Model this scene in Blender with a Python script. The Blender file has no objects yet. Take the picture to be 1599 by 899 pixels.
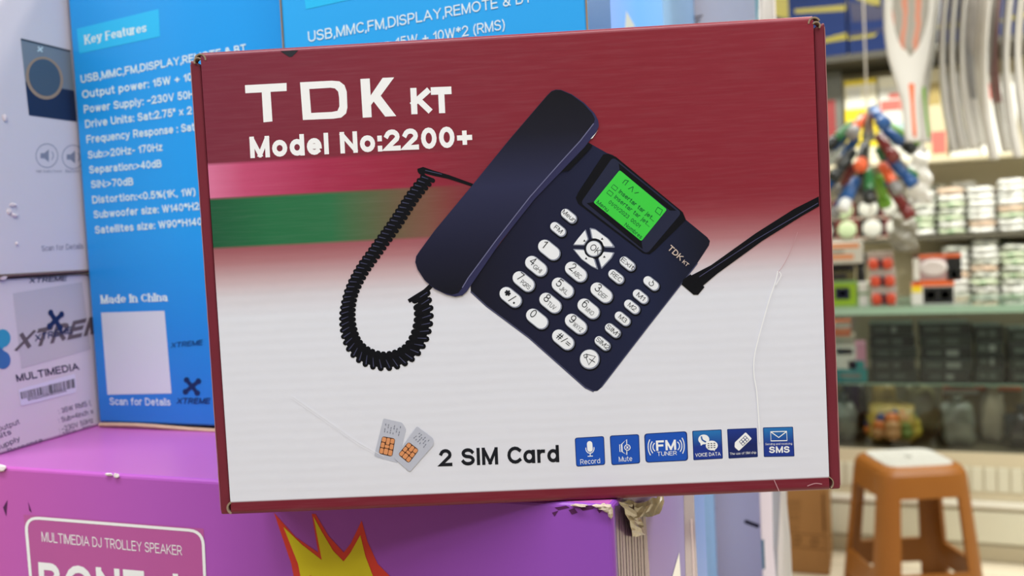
import bpy, bmesh, math, random
from mathutils import Vector, Matrix
from mathutils.geometry import tessellate_polygon, delaunay_2d_cdt
random.seed(7)
scene = bpy.context.scene
COL = scene.collection
pi = math.pi
rad = math.radians

# ------------------------------------------------------------------ camera
FPX, PCX, PCY = 1385.0, 799.5, 449.5
CAM = Vector((0, 0, 1.3))
YAW = rad(22); PITCH = rad(2.726); ROLL = rad(2.947)
ROT = (Matrix.Rotation(YAW, 3, 'Z') @ Matrix.Rotation(pi/2 - PITCH, 3, 'X') @ Matrix.Rotation(-ROLL, 3, 'Z'))
cd = bpy.data.cameras.new('camera'); cam = bpy.data.objects.new('camera', cd); COL.objects.link(cam)
cam.matrix_world = Matrix.Translation(CAM) @ ROT.to_4x4()
cd.sensor_width = 36; cd.lens = 36 * FPX / 1599
cd.clip_start = 0.02; cd.clip_end = 60
cd.dof.use_dof = True; cd.dof.focus_distance = 0.402; cd.dof.aperture_fstop = 9.5
scene.camera = cam

# ------------------------------------------------------------------ light and exposure
scene.view_settings.view_transform = 'Standard'
scene.view_settings.look = 'None'
scene.view_settings.gamma = 1.0
scene.view_settings.use_curve_mapping = False
scene.view_settings.exposure = 0.38
w = bpy.data.worlds.new('shop_air'); scene.world = w; w.use_nodes = True
w.node_tree.nodes['Background'].inputs[0].default_value = (0.75, 0.85, 1.0, 1)
w.node_tree.nodes['Background'].inputs[1].default_value = 0.12

def area(name, loc, sx, sy, power, col=(1, 0.97, 0.93)):
    l = bpy.data.lights.new(name, 'AREA'); l.shape = 'RECTANGLE'; l.size = sx; l.size_y = sy
    l.energy = power; l.color = col
    o = bpy.data.objects.new(name, l); COL.objects.link(o); o.location = loc
    return o
LZ = 2.77
for lx, ly, p, c in ((-1.2, -1.1, 14, (0.88, 0.93, 1)), (0.5, -1.1, 14, (0.90, 0.94, 1)), (-0.75, -0.1, 17, (0.91, 0.95, 1)), (0.55, -0.1, 15, (0.94, 0.95, 1)),
                     (0.9, 1.3, 10, (1, 0.98, 0.94)), (0.6, 1.9, 26, (1, 0.98, 0.92)), (1.9, 1.9, 30, (1, 0.98, 0.92)),
                     (-0.7, 3.85, 22, (1, 0.99, 0.93)), (0.6, 3.85, 28, (1, 0.99, 0.93)), (1.9, 3.85, 25, (1, 0.99, 0.93))):
    area('tube_lamp', (lx, ly, LZ), 1.2, 0.22, p, c)

# ------------------------------------------------------------------ helpers
def lin(c):
    return tuple(((v/255)/12.92 if v/255 <= 0.04045 else ((v/255+0.055)/1.055)**2.4) for v in c)
MATS = {}
def mat(name, rgb, rough=0.5, spec=0.4, gain=1.0, metal=0.0, var=0.0, vscale=40, bump=0.0, bscale=60, alpha=1.0, coat=0.0, trans=0.0):
    if name in MATS: return MATS[name]
    m = bpy.data.materials.new(name); m.use_nodes = True
    nt = m.node_tree; b = nt.nodes['Principled BSDF']
    c = [min(0.93, v*gain) for v in lin(rgb)]
    b.inputs['Base Color'].default_value = (*c, 1)
    b.inputs['Roughness'].default_value = rough
    b.inputs['Specular IOR Level'].default_value = spec
    b.inputs['Metallic'].default_value = metal
    b.inputs['Alpha'].default_value = alpha
    b.inputs['Coat Weight'].default_value = coat
    b.inputs['Transmission Weight'].default_value = trans
    if var or bump:
        tc = nt.nodes.new('ShaderNodeTexCoord'); no = nt.nodes.new('ShaderNodeTexNoise')
        no.inputs['Scale'].default_value = vscale if var else bscale
        no.inputs['Detail'].default_value = 4
        nt.links.new(tc.outputs['Object'], no.inputs['Vector'])
    if var:
        mx = nt.nodes.new('ShaderNodeMix'); mx.data_type = 'RGBA'
        mx.inputs['A'].default_value = (*[v*(1-var) for v in c], 1)
        mx.inputs['B'].default_value = (*[min(0.95, v*(1+var)) for v in c], 1)
        nt.links.new(no.outputs['Fac'], mx.inputs['Factor'])
        nt.links.new(mx.outputs['Result'], b.inputs['Base Color'])
    if bump:
        n2 = nt.nodes.new('ShaderNodeTexNoise'); n2.inputs['Scale'].default_value = bscale
        nt.links.new(tc.outputs['Object'], n2.inputs['Vector'])
        bp = nt.nodes.new('ShaderNodeBump'); bp.inputs['Strength'].default_value = bump; bp.inputs['Distance'].default_value = 0.002
        nt.links.new(n2.outputs['Fac'], bp.inputs['Height'])
        nt.links.new(bp.outputs['Normal'], b.inputs['Normal'])
    MATS[name] = m
    return m

def ramp_mat(name, axis, lo, hi, stops, rough=0.4, spec=0.4, gain=1.0, bump=0.0, bscale=30, wave=0.0, wper=0.0035, waxis='Z'):
    """printed colour that runs along one object axis"""
    if name in MATS: return MATS[name]
    m = bpy.data.materials.new(name); m.use_nodes = True
    nt = m.node_tree; b = nt.nodes['Principled BSDF']; N = nt.nodes.new; L = nt.links.new
    b.inputs['Roughness'].default_value = rough; b.inputs['Specular IOR Level'].default_value = spec
    tc = N('ShaderNodeTexCoord'); sp = N('ShaderNodeSeparateXYZ'); L(tc.outputs['Object'], sp.inputs[0])
    mr = N('ShaderNodeMapRange'); mr.inputs['From Min'].default_value = lo; mr.inputs['From Max'].default_value = hi
    L(sp.outputs[axis], mr.inputs['Value'])
    cr = N('ShaderNodeValToRGB'); setramp(cr, stops, gain); L(mr.outputs[0], cr.inputs[0]); L(cr.outputs[0], b.inputs['Base Color'])
    if bump or wave: add_bump(nt, b, tc, bump, bscale, wave, wper, waxis)
    MATS[name] = m
    return m
def setramp(cr, stops, gain=1.0):
    e = cr.color_ramp.elements
    while len(e) > 1: e.remove(e[-1])
    for i, st in enumerate(stops):
        p, c = st[0], st[1]; a = st[2] if len(st) > 2 else 1
        el = e[0] if i == 0 else e.new(p)
        el.position = p; el.color = (*[min(0.93, v*gain) for v in lin(c)], a)
def add_bump(nt, b, tc, bump, bscale, wave, wper, waxis):
    N = nt.nodes.new; L = nt.links.new
    no = N('ShaderNodeTexNoise'); no.inputs['Scale'].default_value = bscale; no.inputs['Detail'].default_value = 3
    L(tc.outputs['Object'], no.inputs['Vector'])
    prev = None
    if wave:
        wv = N('ShaderNodeTexWave'); wv.bands_direction = waxis; wv.inputs['Scale'].default_value = 2*pi/wper/20
        wv.inputs['Distortion'].default_value = 1.2; wv.inputs['Detail'].default_value = 1; wv.inputs['Detail Scale'].default_value = 0.4
        L(tc.outputs['Object'], wv.inputs['Vector'])
        b1 = N('ShaderNodeBump'); b1.inputs['Strength'].default_value = wave; b1.inputs['Distance'].default_value = 0.0004
        L(wv.outputs['Fac'], b1.inputs['Height']); prev = b1
    if bump:
        b2 = N('ShaderNodeBump'); b2.inputs['Strength'].default_value = bump; b2.inputs['Distance'].default_value = 0.003
        L(no.outputs['Fac'], b2.inputs['Height'])
        if prev: L(prev.outputs['Normal'], b2.inputs['Normal'])
        prev = b2
    L(prev.outputs['Normal'], b.inputs['Normal'])

def ray(px, py):
    return ROT @ Vector(((px-PCX)/FPX, -(py-PCY)/FPX, -1.0))
def hit(px, py, x=None, y=None, z=None):
    """where the line of sight through a pixel of the photo meets a real wall, face or floor"""
    d = ray(px, py)
    t = x/d.x if x is not None else (y/d.y if y is not None else (z-CAM.z)/d.z)
    return CAM + d*t

def world_of(o):
    m = o.matrix_basis.copy()
    while o.parent: o = o.parent; m = o.matrix_basis @ m
    return m
def thing(name, label, cat, loc=(0, 0, 0), rz=0, group=None):
    o = bpy.data.objects.new(name, None); COL.objects.link(o)
    o.empty_display_size = 0.02
    o.location = loc; o.rotation_euler = (0, 0, rz)
    o['label'] = label; o['category'] = cat
    if group: o['group'] = group
    return o
def obj(name, bm, mats, parent=None, smooth=False, world=False):
    if not isinstance(mats, (list, tuple)): mats = [mats]
    if world and parent is not None: bm.transform(world_of(parent).inverted())
    me = bpy.data.meshes.new(name); bm.to_mesh(me); bm.free()
    for m in mats: me.materials.append(m)
    if smooth:
        for p in me.polygons: p.use_smooth = True
    o = bpy.data.objects.new(name, me); COL.objects.link(o)
    if parent is not None: o.parent = parent
    return o
def tag(o, label, cat, group=None):
    o['label'] = label; o['category'] = cat
    if group: o['group'] = group
    return o
def struct(name, bm, m):
    o = obj(name, bm, m); o['kind'] = 'structure'; return o
def copy_thing(o, loc, rz=0, label=None, group=None, scale=None):
    r = o.copy(); COL.objects.link(r); r.location = loc; r.rotation_euler = (0, 0, rz)
    if label: r['label'] = label
    if group: r['group'] = group
    if scale: r.scale = scale
    for ch in o.children:
        c = ch.copy(); COL.objects.link(c); c.parent = r
        for g in ch.children:
            d = g.copy(); COL.objects.link(d); d.parent = c
    return r

def NB(): return bmesh.new()
def box(bm, x0, x1, y0, y1, z0, z1, bev=0.0, seg=2, mi=None, rot=None):
    vs = [bm.verts.new((x, y, z)) for z in (z0, z1) for y in (y0, y1) for x in (x0, x1)]
    F = [(0, 2, 3, 1), (4, 5, 7, 6), (0, 1, 5, 4), (2, 6, 7, 3), (0, 4, 6, 2), (1, 3, 7, 5)]  # bottom top front back left right
    fs = [bm.faces.new([vs[i] for i in f]) for f in F]
    if mi is not None:
        for f, i in zip(fs, mi): f.material_index = i
    if bev:
        es = list({e for f in fs for e in f.edges})
        bmesh.ops.bevel(bm, geom=es, offset=bev, segments=seg, affect='EDGES', profile=0.5)
    if rot is not None: bmesh.ops.transform(bm, matrix=rot, verts=[v for v in vs if v.is_valid])
    return fs
def tube(bm, pts, r, n=8, cap=True):
    pts = [Vector(p) for p in pts]; rings = []
    for i, p in enumerate(pts):
        d = (pts[min(i+1, len(pts)-1)] - pts[max(i-1, 0)]).normalized()
        a = Vector((0, 0, 1)) if abs(d.z) < 0.9 else Vector((1, 0, 0))
        u = d.cross(a).normalized(); v = d.cross(u)
        rr = r[i] if isinstance(r, (list, tuple)) else r
        rings.append([bm.verts.new(p + (u*math.cos(2*pi*k/n) + v*math.sin(2*pi*k/n))*rr) for k in range(n)])
    for A, B in zip(rings, rings[1:]):
        for k in range(n): bm.faces.new((A[k], A[(k+1) % n], B[(k+1) % n], B[k]))
    if cap:
        bm.faces.new(rings[0][::-1]); bm.faces.new(rings[-1])
def lathe(bm, prof, n=16, c=(0, 0, 0), mi=0):
    rings = [[bm.verts.new((c[0]+r*math.cos(2*pi*k/n), c[1]+r*math.sin(2*pi*k/n), c[2]+z)) for k in range(n)] for r, z in prof]
    for A, B in zip(rings, rings[1:]):
        for k in range(n):
            f = bm.faces.new((A[k], A[(k+1) % n], B[(k+1) % n], B[k])); f.material_index = mi
    f = bm.faces.new(rings[0][::-1]); f.material_index = mi
    f = bm.faces.new(rings[-1]); f.material_index = mi
def pillow(bm, sx, sy, sz, n=10, m=8, lump=0.15, seed=0):
    rnd = random.Random(seed); ph = [rnd.uniform(0, 6.3) for _ in range(6)]
    rows = []
    for j in range(m+1):
        t = -pi/2 + pi*j/m; row = []
        for i in range(n):
            a = 2*pi*i/n
            se = lambda v, e: math.copysign(abs(v)**e, v)
            k = 1 + lump*math.sin(3*a+ph[0]+2*t)*math.cos(2*t+ph[1]) + lump*0.6*math.sin(5*a+ph[2])
            x = sx*se(math.cos(t), 0.5)*se(math.cos(a), 0.5)
            y = sy*se(math.cos(t), 0.5)*se(math.sin(a), 0.5)
            z = sz*se(math.sin(t), 0.9)*(0.7+0.3*k) + sz*lump*math.cos(4*a+ph[3])*math.cos(t)
            row.append(bm.verts.new((x*(0.9+0.1*k), y*(0.9+0.1*k), max(-sz, z)+sz)))
        rows.append(row)
    for A, B in zip(rows, rows[1:]):
        for i in range(n): bm.faces.new((A[i], A[(i+1) % n], B[(i+1) % n], B[i]))
    bmesh.ops.remove_doubles(bm, verts=bm.verts, dist=1e-6)

# ---- lettering and printed pictures on real faces
# a plain stroke alphabet: capitals are 1 tall, small letters 0.72; six numbers are an arc (centre, radii, from, to)
BOWL = (.27, .36, .27, .36, 0, 360)
ABC = {
 'A': [[(0, 0), (.4, 1)], [(.4, 1), (.8, 0)], [(.14, .32), (.66, .32)]], 'B': [[(0, 0), (0, 1), (.34, 1), (.34, .765, .24, .235, 90, -90), (0, .53)], [(.34, .53), (.37, .265, .27, .265, 90, -90), (0, 0)]],
 'C': [[(.39, .5, .39, .5, 45, 315)]], 'D': [[(0, 0), (0, 1), (.28, 1), (.28, .5, .42, .5, 90, -90), (0, 0)]], 'E': [[(.58, 1), (0, 1), (0, 0), (.6, 0)], [(0, .53), (.54, .53)]],
 'F': [[(.55, 1), (0, 1), (0, 0)], [(0, .5), (.48, .5)]], 'G': [[(.4, .5, .4, .5, 45, 325)], [(.46, .46), (.78, .46), (.78, .12)]], 'H': [[(0, 0), (0, 1)], [(.68, 0), (.68, 1)], [(0, .53), (.68, .53)]],
 'I': [[(0, 0), (0, 1)]], 'J': [[(.46, 1), (.46, .26), (.23, .26, .23, .26, 0, -180)]], 'K': [[(0, 0), (0, 1)], [(.62, 1), (0, .36)], [(.22, .58), (.66, 0)]], 'L': [[(0, 1), (0, 0), (.54, 0)]],
 'M': [[(0, 0), (0, 1)], [(.8, 0), (.8, 1)], [(.02, 1), (.4, 0)], [(.4, 0), (.78, 1)]], 'N': [[(0, 0), (0, 1)], [(.68, 0), (.68, 1)], [(.02, 1), (.66, 0)]], 'O': [[(.42, .5, .42, .5, 0, 360)]], 'P': [[(0, 0), (0, 1), (.34, 1), (.34, .72, .27, .28, 90, -90), (0, .44)]],
 'Q': [[(.42, .5, .42, .5, 0, 360)], [(.5, .22), (.82, -.04)]], 'R': [[(0, 0), (0, 1), (.36, 1), (.36, .73, .27, .27, 90, -90), (0, .46)], [(.34, .46), (.64, 0)]],
 'S': [[(.32, .76, .29, .24, 22, 270), (.32, .26, .32, .26, 90, -160)]], 'T': [[(0, 1), (.68, 1)], [(.34, 0), (.34, 1)]], 'U': [[(0, 1), (0, .32), (.33, .32, .33, .32, 180, 360), (.66, 1)]],
 'V': [[(0, 1), (.36, 0)], [(.36, 0), (.72, 1)]], 'W': [[(0, 1), (.26, 0)], [(.26, 0), (.5, 1)], [(.5, 1), (.74, 0)], [(.74, 0), (1, 1)]], 'X': [[(0, 0), (.68, 1)], [(0, 1), (.68, 0)]], 'Y': [[(0, 1), (.35, .45), (.7, 1)], [(.35, .45), (.35, 0)]], 'Z': [[(.02, 1), (.62, 1), (0, 0), (.64, 0)]],
 '0': [[(.29, .5, .29, .5, 0, 360)]], '1': [[(.02, .72), (.26, 1), (.26, 0)]], '2': [[(.29, .71, .28, .29, 165, -30), (0, 0), (.6, 0)]], '3': [[(.28, .765, .26, .235, 155, -90), (.28, .265, .3, .265, 90, -155)]],
 '4': [[(.46, 0), (.46, 1)], [(.44, 1), (0, .28)], [(0, .28), (.62, .28)]], '5': [[(.53, 1), (.1, 1), (.05, .52), (.28, .33, .3, .33, 130, -150)]], '6': [[(.3, .32, .29, .32, 0, 360)], [(.32, .5, .31, .5, 48, 205)]], '7': [[(0, 1), (.56, 1), (.2, 0)]],
 '8': [[(.29, .765, .25, .235, 0, 360)], [(.29, .27, .29, .27, 0, 360)]], '9': [[(.29, .68, .29, .32, 0, 360)], [(.27, .5, .31, .5, 228, 385)]],
 'a': [[(.25, .5, .23, .22, 155, 0), (.48, 0)], [(.48, .42), (.24, .41), (.2, .205, .2, .205, 90, 270), (.34, .03), (.48, .18)]], 'b': [[(0, 1), (0, 0)], [BOWL]], 'c': [[(.27, .36, .27, .36, 48, 312)]], 'd': [[(.54, 1), (.54, 0)], [BOWL]],
 '@': [[(.54, .72), (.54, 0)], [BOWL]], 'e': [[(.02, .37), (.54, .37), (.27, .36, .27, .36, 2, 312)]], 'f': [[(.12, 0), (.12, .8), (.3, .8, .18, .2, 180, 80)], [(0, .72), (.3, .72)]], 'g': [[(.54, .72), (.54, -.04), (.28, -.04, .26, .23, 0, -150)], [BOWL]],
 'h': [[(0, 1), (0, 0)], [(0, .42), (.25, .44, .25, .28, 180, 0), (.5, 0)]], 'i': [[(0, 0), (0, .72)], [(0, .96), (0, 1)]], 'j': [[(.1, .72), (.1, -.1), (-.02, -.28)], [(.1, .96), (.1, 1)]], 'k': [[(0, 0), (0, 1)], [(.46, .72), (0, .26)], [(.17, .44), (.5, 0)]], 'l': [[(0, 0), (0, 1)]],
 'm': [[(0, .72), (0, 0)], [(0, .44), (.2, .46, .2, .26, 180, 0), (.4, 0)], [(.4, .44), (.6, .46, .2, .26, 180, 0), (.8, 0)]], 'n': [[(0, .72), (0, 0)], [(0, .42), (.25, .44, .25, .28, 180, 0), (.5, 0)]], 'o': [[(.28, .36, .28, .36, 0, 360)]], 'p': [[(0, .72), (0, -.28)], [BOWL]], 'q': [[(.54, .72), (.54, -.28)], [BOWL]],
 'r': [[(0, .72), (0, 0)], [(0, .42), (.24, .44, .24, .28, 180, 75)]], 's': [[(.23, .545, .21, .175, 25, 270), (.23, .185, .23, .185, 90, -160)]], 't': [[(.14, .95), (.14, .16), (.28, .16, .14, .16, 180, 290)], [(0, .72), (.3, .72)]], 'u': [[(0, .72), (0, .26), (.25, .26, .25, .26, 180, 360), (.5, .4)], [(.5, .72), (.5, 0)]],
 'v': [[(0, .72), (.27, 0)], [(.27, 0), (.54, .72)]], 'w': [[(0, .72), (.2, 0)], [(.2, 0), (.38, .72)], [(.38, .72), (.56, 0)], [(.56, 0), (.76, .72)]], 'x': [[(0, 0), (.5, .72)], [(0, .72), (.5, 0)]], 'y': [[(0, .72), (.27, .02)], [(.54, .72), (.2, -.22), (.02, -.26)]], 'z': [[(.02, .72), (.46, .72), (0, 0), (.48, 0)]],
 '.': [[(0, 0), (0, .04)]], ',': [[(.04, .06), (0, -.16)]], ':': [[(0, 0), (0, .04)], [(0, .62), (0, .66)]], '-': [[(0, .4), (.3, .4)]], '+': [[(0, .42), (.56, .42)], [(.28, .14), (.28, .7)]], '/': [[(0, 0), (.36, 1)]], '"': [[(0, .7), (0, 1)], [(.18, .7), (.18, 1)]],
 '*': [[(.2, .55), (.2, 1)], [(.0, .66), (.4, .89)], [(.0, .89), (.4, .66)]], '(': [[(.5, .4, .5, .8, 130, 230)]], ')': [[(-.3, .4, .5, .8, 50, -50)]], '<': [[(.5, .72), (0, .42), (.5, .12)]], '>': [[(0, .72), (.5, .42), (0, .12)]], '~': [[(0, .4), (.14, .5), (.3, .4), (.44, .5)]],
 '%': [[(.15, .76, .15, .2, 0, 360)], [(.65, .24, .15, .2, 0, 360)], [(.15, 0), (.65, 1)]], '&': [[(.7, 0), (.16, .66), (.34, .8, .17, .2, 200, -20), (.1, .4), (.3, .24, .28, .24, 140, 360), (.64, .5)]], '#': [[(.12, 0), (.24, 1)], [(.42, 0), (.54, 1)], [(0, .34), (.62, .34)], [(.04, .68), (.66, .68)]], '=': [[(0, .3), (.52, .3)], [(0, .58), (.52, .58)]],
}
CAPH = 1.0
_glyph = {}; _shape = {}
def glyphs(s, bold=0.0, shear=0.0, space=1.0, serif=False):
    k = (s, bold, shear, space, serif)
    if k in _glyph: return _glyph[k]
    w_ = 0.105 + bold*3.2; kx, ky = (1.25, 0.5) if serif else (1.0, 1.0)
    V, Fc = [], []; x0 = 0.0; hw = w_/2
    def seg(P, closed):
        n = len(P); base = len(V); L_ = []; R_ = []
        ylo = min(p.y for p in P)-hw; yhi = max(p.y for p in P)+hw
        for i in range(n):
            a = P[i-1] if (closed or i) else None; b = P[(i+1) % n] if (closed or i < n-1) else None
            p = P[i].copy()
            d1 = (p-a).normalized() if a is not None else None; d2 = (b-p).normalized() if b is not None else None
            if d1 is None: d = d2; p = p-d*hw*(1 if abs(d.y) > 0.35 or True else 0)
            elif d2 is None: d = d1; p = p+d*hw
            else: d = None
            if d is not None: q = Vector((-d.y, d.x)); m = 1
            else:
                q = Vector((-d1.y, d1.x))+Vector((-d2.y, d2.x))
                q = q.normalized() if q.length > 1e-5 else Vector((-d1.y, d1.x))
                m = min(2.6, 1/max(0.2, q.dot(Vector((-d1.y, d1.x)))))
            for sg, dst in ((1, L_), (-1, R_)):
                t = p+Vector((q.x*kx, q.y*ky))*hw*m*sg; t.y = max(ylo, min(yhi, t.y)); dst.append(t)
        for t in L_+R_: V.append((x0+t.x+shear*t.y, t.y))
        for i in range(n if closed else n-1): Fc.append((base+i, base+(i+1) % n, base+n+(i+1) % n, base+n+i))
    for ch in s:
        if ch == ' ': x0 += 0.36*space+w_*0.5; continue
        gl = ABC[ch]; xs = []; strokes = []
        for st_ in gl:
            P = []
            for e in st_:
                if len(e) == 2: P.append((e[0], e[1]))
                else:
                    cx, cy, rx, ry, a0, a1 = e; n = max(3, int(abs(a1-a0)/22))
                    P += [(cx+rx*math.cos(rad(a0+(a1-a0)*i/n)), cy+ry*math.sin(rad(a0+(a1-a0)*i/n))) for i in range(n+1)]
            closed = len(st_) == 1 and len(st_[0]) == 6 and abs(st_[0][5]-st_[0][4]) == 360
            if closed: P = P[:-1]
            Q_ = []
            for p in P:
                v = Vector((p[0], hw+p[1]*(1-w_)))
                if not Q_ or (v-Q_[-1]).length > 1e-4: Q_.append(v)
            strokes.append((Q_, closed)); xs += [p.x for p in Q_]
        lo, hi = min(xs), max(xs); x0 += hw-lo; xk, x0 = x0, 0.0; v0, f0 = len(V), len(Fc)
        for P, closed in strokes:
            seg(P, closed)
            if serif and not closed and ch != 't':
                for e, nb in ((P[0], P[1]), (P[-1], P[-2])):
                    if abs(nb.y-e.y) > abs(nb.x-e.x)*0.8 and (abs(e.y-hw) < 0.02 or e.y > 0.55): 
                        b_ = len(V); yy = e.y-hw if e.y < 0.3 else e.y+hw*0.4; sw = hw*2.3
                        for px_, py_ in ((-sw, 0), (sw, 0), (sw, 0.07), (-sw, 0.07)): V.append((x0+e.x+px_, yy+py_))
                        Fc.append((b_, b_+1, b_+2, b_+3))
        ck = (ch, w_, shear, serif)
        if ck not in _shape:
            _shape[ck] = union(V[v0:], [tuple(q-v0 for q in f) for f in Fc[f0:]])
        del V[v0:]; del Fc[f0:]
        uv, uf = _shape[ck]
        V += [(x+xk, y) for x, y in uv]; Fc += [tuple(q+v0 for q in f) for f in uf]
        x0 = xk+hi+hw+(0.13 if not serif else 0.15)*space
    _glyph[k] = (V, Fc)
    return _glyph[k]
def union(V, Fc):
    """one clean outline out of overlapping strokes"""
    A2 = lambda f: sum(V[f[i]][0]*V[f[(i+1) % len(f)]][1]-V[f[(i+1) % len(f)]][0]*V[f[i]][1] for i in range(len(f)))
    tris = []
    for f in Fc:
        for t in ((f[0], f[1], f[2]), (f[0], f[2], f[3])):
            a = A2(t)
            if abs(a) > 1e-6: tris.append(t if a > 0 else t[::-1])
    cv, _, cf, _, _, _ = delaunay_2d_cdt([Vector(v) for v in V], [], tris, 0, 1e-5, True)
    keep = []
    for f in cf:
        cx = sum(cv[i].x for i in f)/len(f); cy = sum(cv[i].y for i in f)/len(f)
        for a, b, c in tris:
            (ax, ay), (bx, by), (qx, qy) = V[a], V[b], V[c]
            if (bx-ax)*(cy-ay)-(by-ay)*(cx-ax) >= -1e-9 and (qx-bx)*(cy-by)-(qy-by)*(cx-bx) >= -1e-9 and (ax-qx)*(cy-qy)-(ay-qy)*(cx-qx) >= -1e-9:
                keep.append(tuple(f)); break
    return [(v.x, v.y) for v in cv], keep

class Face:
    def __init__(s, x=None, y=None, point=None, normal=None):
        if x is not None: s.p = Vector((x, 0, 0)); s.n = Vector((1, 0, 0))
        elif y is not None: s.p = Vector((0, y, 0)); s.n = Vector((0, -1, 0))
        else: s.p = Vector(point); s.n = Vector(normal).normalized()
    def at(s, px, py, off=0.0):
        d = ray(px, py); t = (s.p - CAM).dot(s.n)/d.dot(s.n)
        return CAM + d*t + s.n*off
STEP = 0.00005
class Print:
    """ink on a face: flat shapes traced where they are printed"""
    def __init__(s, face, step=STEP): s.f = face; s.bm = NB(); s.mats = []; s.step = step; s.k = 0
    def mi(s, m):
        if m not in s.mats: s.mats.append(m)
        return s.mats.index(m)
    def mesh(s, pts, faces, m, layer):
        i = s.mi(m); s.k = (s.k+1) % 16; vs = [s.bm.verts.new(s.f.at(x, y, s.step*(layer+0.04*s.k))) for x, y in pts]
        for f in faces:
            try:
                q = s.bm.faces.new([vs[k] for k in f]); q.material_index = i
            except ValueError: pass
    def poly(s, pts, m, layer=1):
        tr = tessellate_polygon([[Vector((x, y, 0)) for x, y in pts]])
        s.mesh(pts, tr, m, layer)
    def line(s, pts, w, m, layer=1, closed=False):
        P = [Vector(p) for p in pts]; n = len(P)
        if n < 2: return
        if isinstance(w, (int, float)): w = [w]*n
        Ls, Rs = [], []
        for i in range(n):
            a = P[(i-1) % n] if (closed or i > 0) else P[i]; b = P[(i+1) % n] if (closed or i < n-1) else P[i]
            d = (b-a); d = d.normalized() if d.length else Vector((1, 0)); q = Vector((-d.y, d.x))*w[i]/2
            Ls.append(tuple(P[i]+q)); Rs.append(tuple(P[i]-q))
        fs = [(i, (i+1) % n, n+(i+1) % n, n+i) for i in range(n if closed else n-1)]
        s.mesh(Ls+Rs, fs, m, layer)
    def ellipse(s, c, rx, ry, m, layer=1, rot=0, n=28, a0=0, a1=2*pi):
        cr, sr = math.cos(rot), math.sin(rot); pts = []
        for k in range(n):
            a = a0+(a1-a0)*k/n; x, y = rx*math.cos(a), ry*math.sin(a)
            pts.append((c[0]+x*cr-y*sr, c[1]+x*sr+y*cr))
        s.poly(pts, m, layer)
    def ring(s, c, rx, ry, wd, m, layer=1, rot=0, n=28, a0=0, a1=2*pi):
        cr, sr = math.cos(rot), math.sin(rot); pts = []
        full = abs(a1-a0) > 6.28
        for k in range(n if full else n+1):
            a = a0+(a1-a0)*k/n; x, y = rx*math.cos(a), ry*math.sin(a)
            pts.append((c[0]+x*cr-y*sr, c[1]+x*sr+y*cr))
        s.line(pts, wd, m, layer, closed=full)
    def pill(s, c, L, W, rot, m, layer=1, n=9):
        cr, sr = math.cos(rot), math.sin(rot); pts = []
        for sg in (1, -1):
            for k in range(n):
                a = -pi/2 + pi*k/(n-1) + (0 if sg > 0 else pi)
                x, y = sg*(L-W)/2 + W/2*math.cos(a), W/2*math.sin(a)
                pts.append((c[0]+x*cr-y*sr, c[1]+x*sr+y*cr))
        s.poly(pts, m, layer)
    def text(s, t, p0, p1, h, m, layer=1, bold=0.0, shear=0.0, up=None, space=1.0, serif=False):
        """baseline from p0 to p1, capitals h pixels tall"""
        vs, fs = glyphs(t, bold, shear, space, serif)
        x0 = min(v[0] for v in vs); x1 = max(v[0] for v in vs)
        p0 = Vector(p0); p1 = Vector(p1); d = (p1-p0)/(x1-x0)
        u = Vector((d.y, -d.x)).normalized() if up is None else Vector(up).normalized()
        u = u*h/CAPH
        s.mesh([tuple(p0+d*(x-x0)+u*y) for x, y in vs], fs, m, layer)
    def rquad(s, q, r, m, layer=1, n=5):
        """quad with rounded corners; q = TL TR BR BL"""
        s.poly(rounded(q, r, n), m, layer)
    def build(s, name, parent):
        return obj(name, s.bm, s.mats, parent, world=True)
def rounded(q, r, n=5):
    pts = []; k = len(q)
    for i in range(k):
        a, b, c = Vector(q[i-1]), Vector(q[i]), Vector(q[(i+1) % k])
        u = (a-b).normalized()*r; v = (c-b).normalized()*r
        for j in range(n+1):
            t = j/n; pts.append(tuple(b + u*(1-t)**2 + v*t**2))
    return pts
def quadmap(q):
    """unit square (x right, y down) -> pixel quad TL TR BR BL"""
    a, b, c, d = [Vector(p) for p in q]
    return lambda x, y: tuple((a*(1-x)+b*x)*(1-y) + (d*(1-x)+c*x)*y)
def smooth(pts, n=6, closed=False):
    P = [Vector(p) for p in pts]; out = []; k = len(P)
    for i in range(k if closed else k-1):
        if closed: p0, p1, p2, p3 = P[i-1], P[i], P[(i+1) % k], P[(i+2) % k]
        else: p0, p1, p2, p3 = P[max(i-1, 0)], P[i], P[i+1], P[min(i+2, k-1)]
        for j in range(n):
            t = j/n
            out.append(tuple(0.5*((2*p1)+(p2-p0)*t+(2*p0-5*p1+4*p2-p3)*t*t+(3*p1-p0-3*p2+p3)*t**3)))
    if not closed: out.append(tuple(P[-1]))
    return out

# ------------------------------------------------------------------ common materials
G = 1.35
WHITE_INK = mat('white_ink', (236, 233, 238), 0.4, 0.3, 1.2)
BLACK_INK = mat('black_ink', (24, 26, 34), 0.4, 0.3)
KRAFT = mat('kraft_board', (150, 130, 108), 0.8, 0.2, var=0.15, vscale=200)
WORN = mat('worn_paper', (226, 214, 214), 0.8, 0.1, 1.1)

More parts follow.
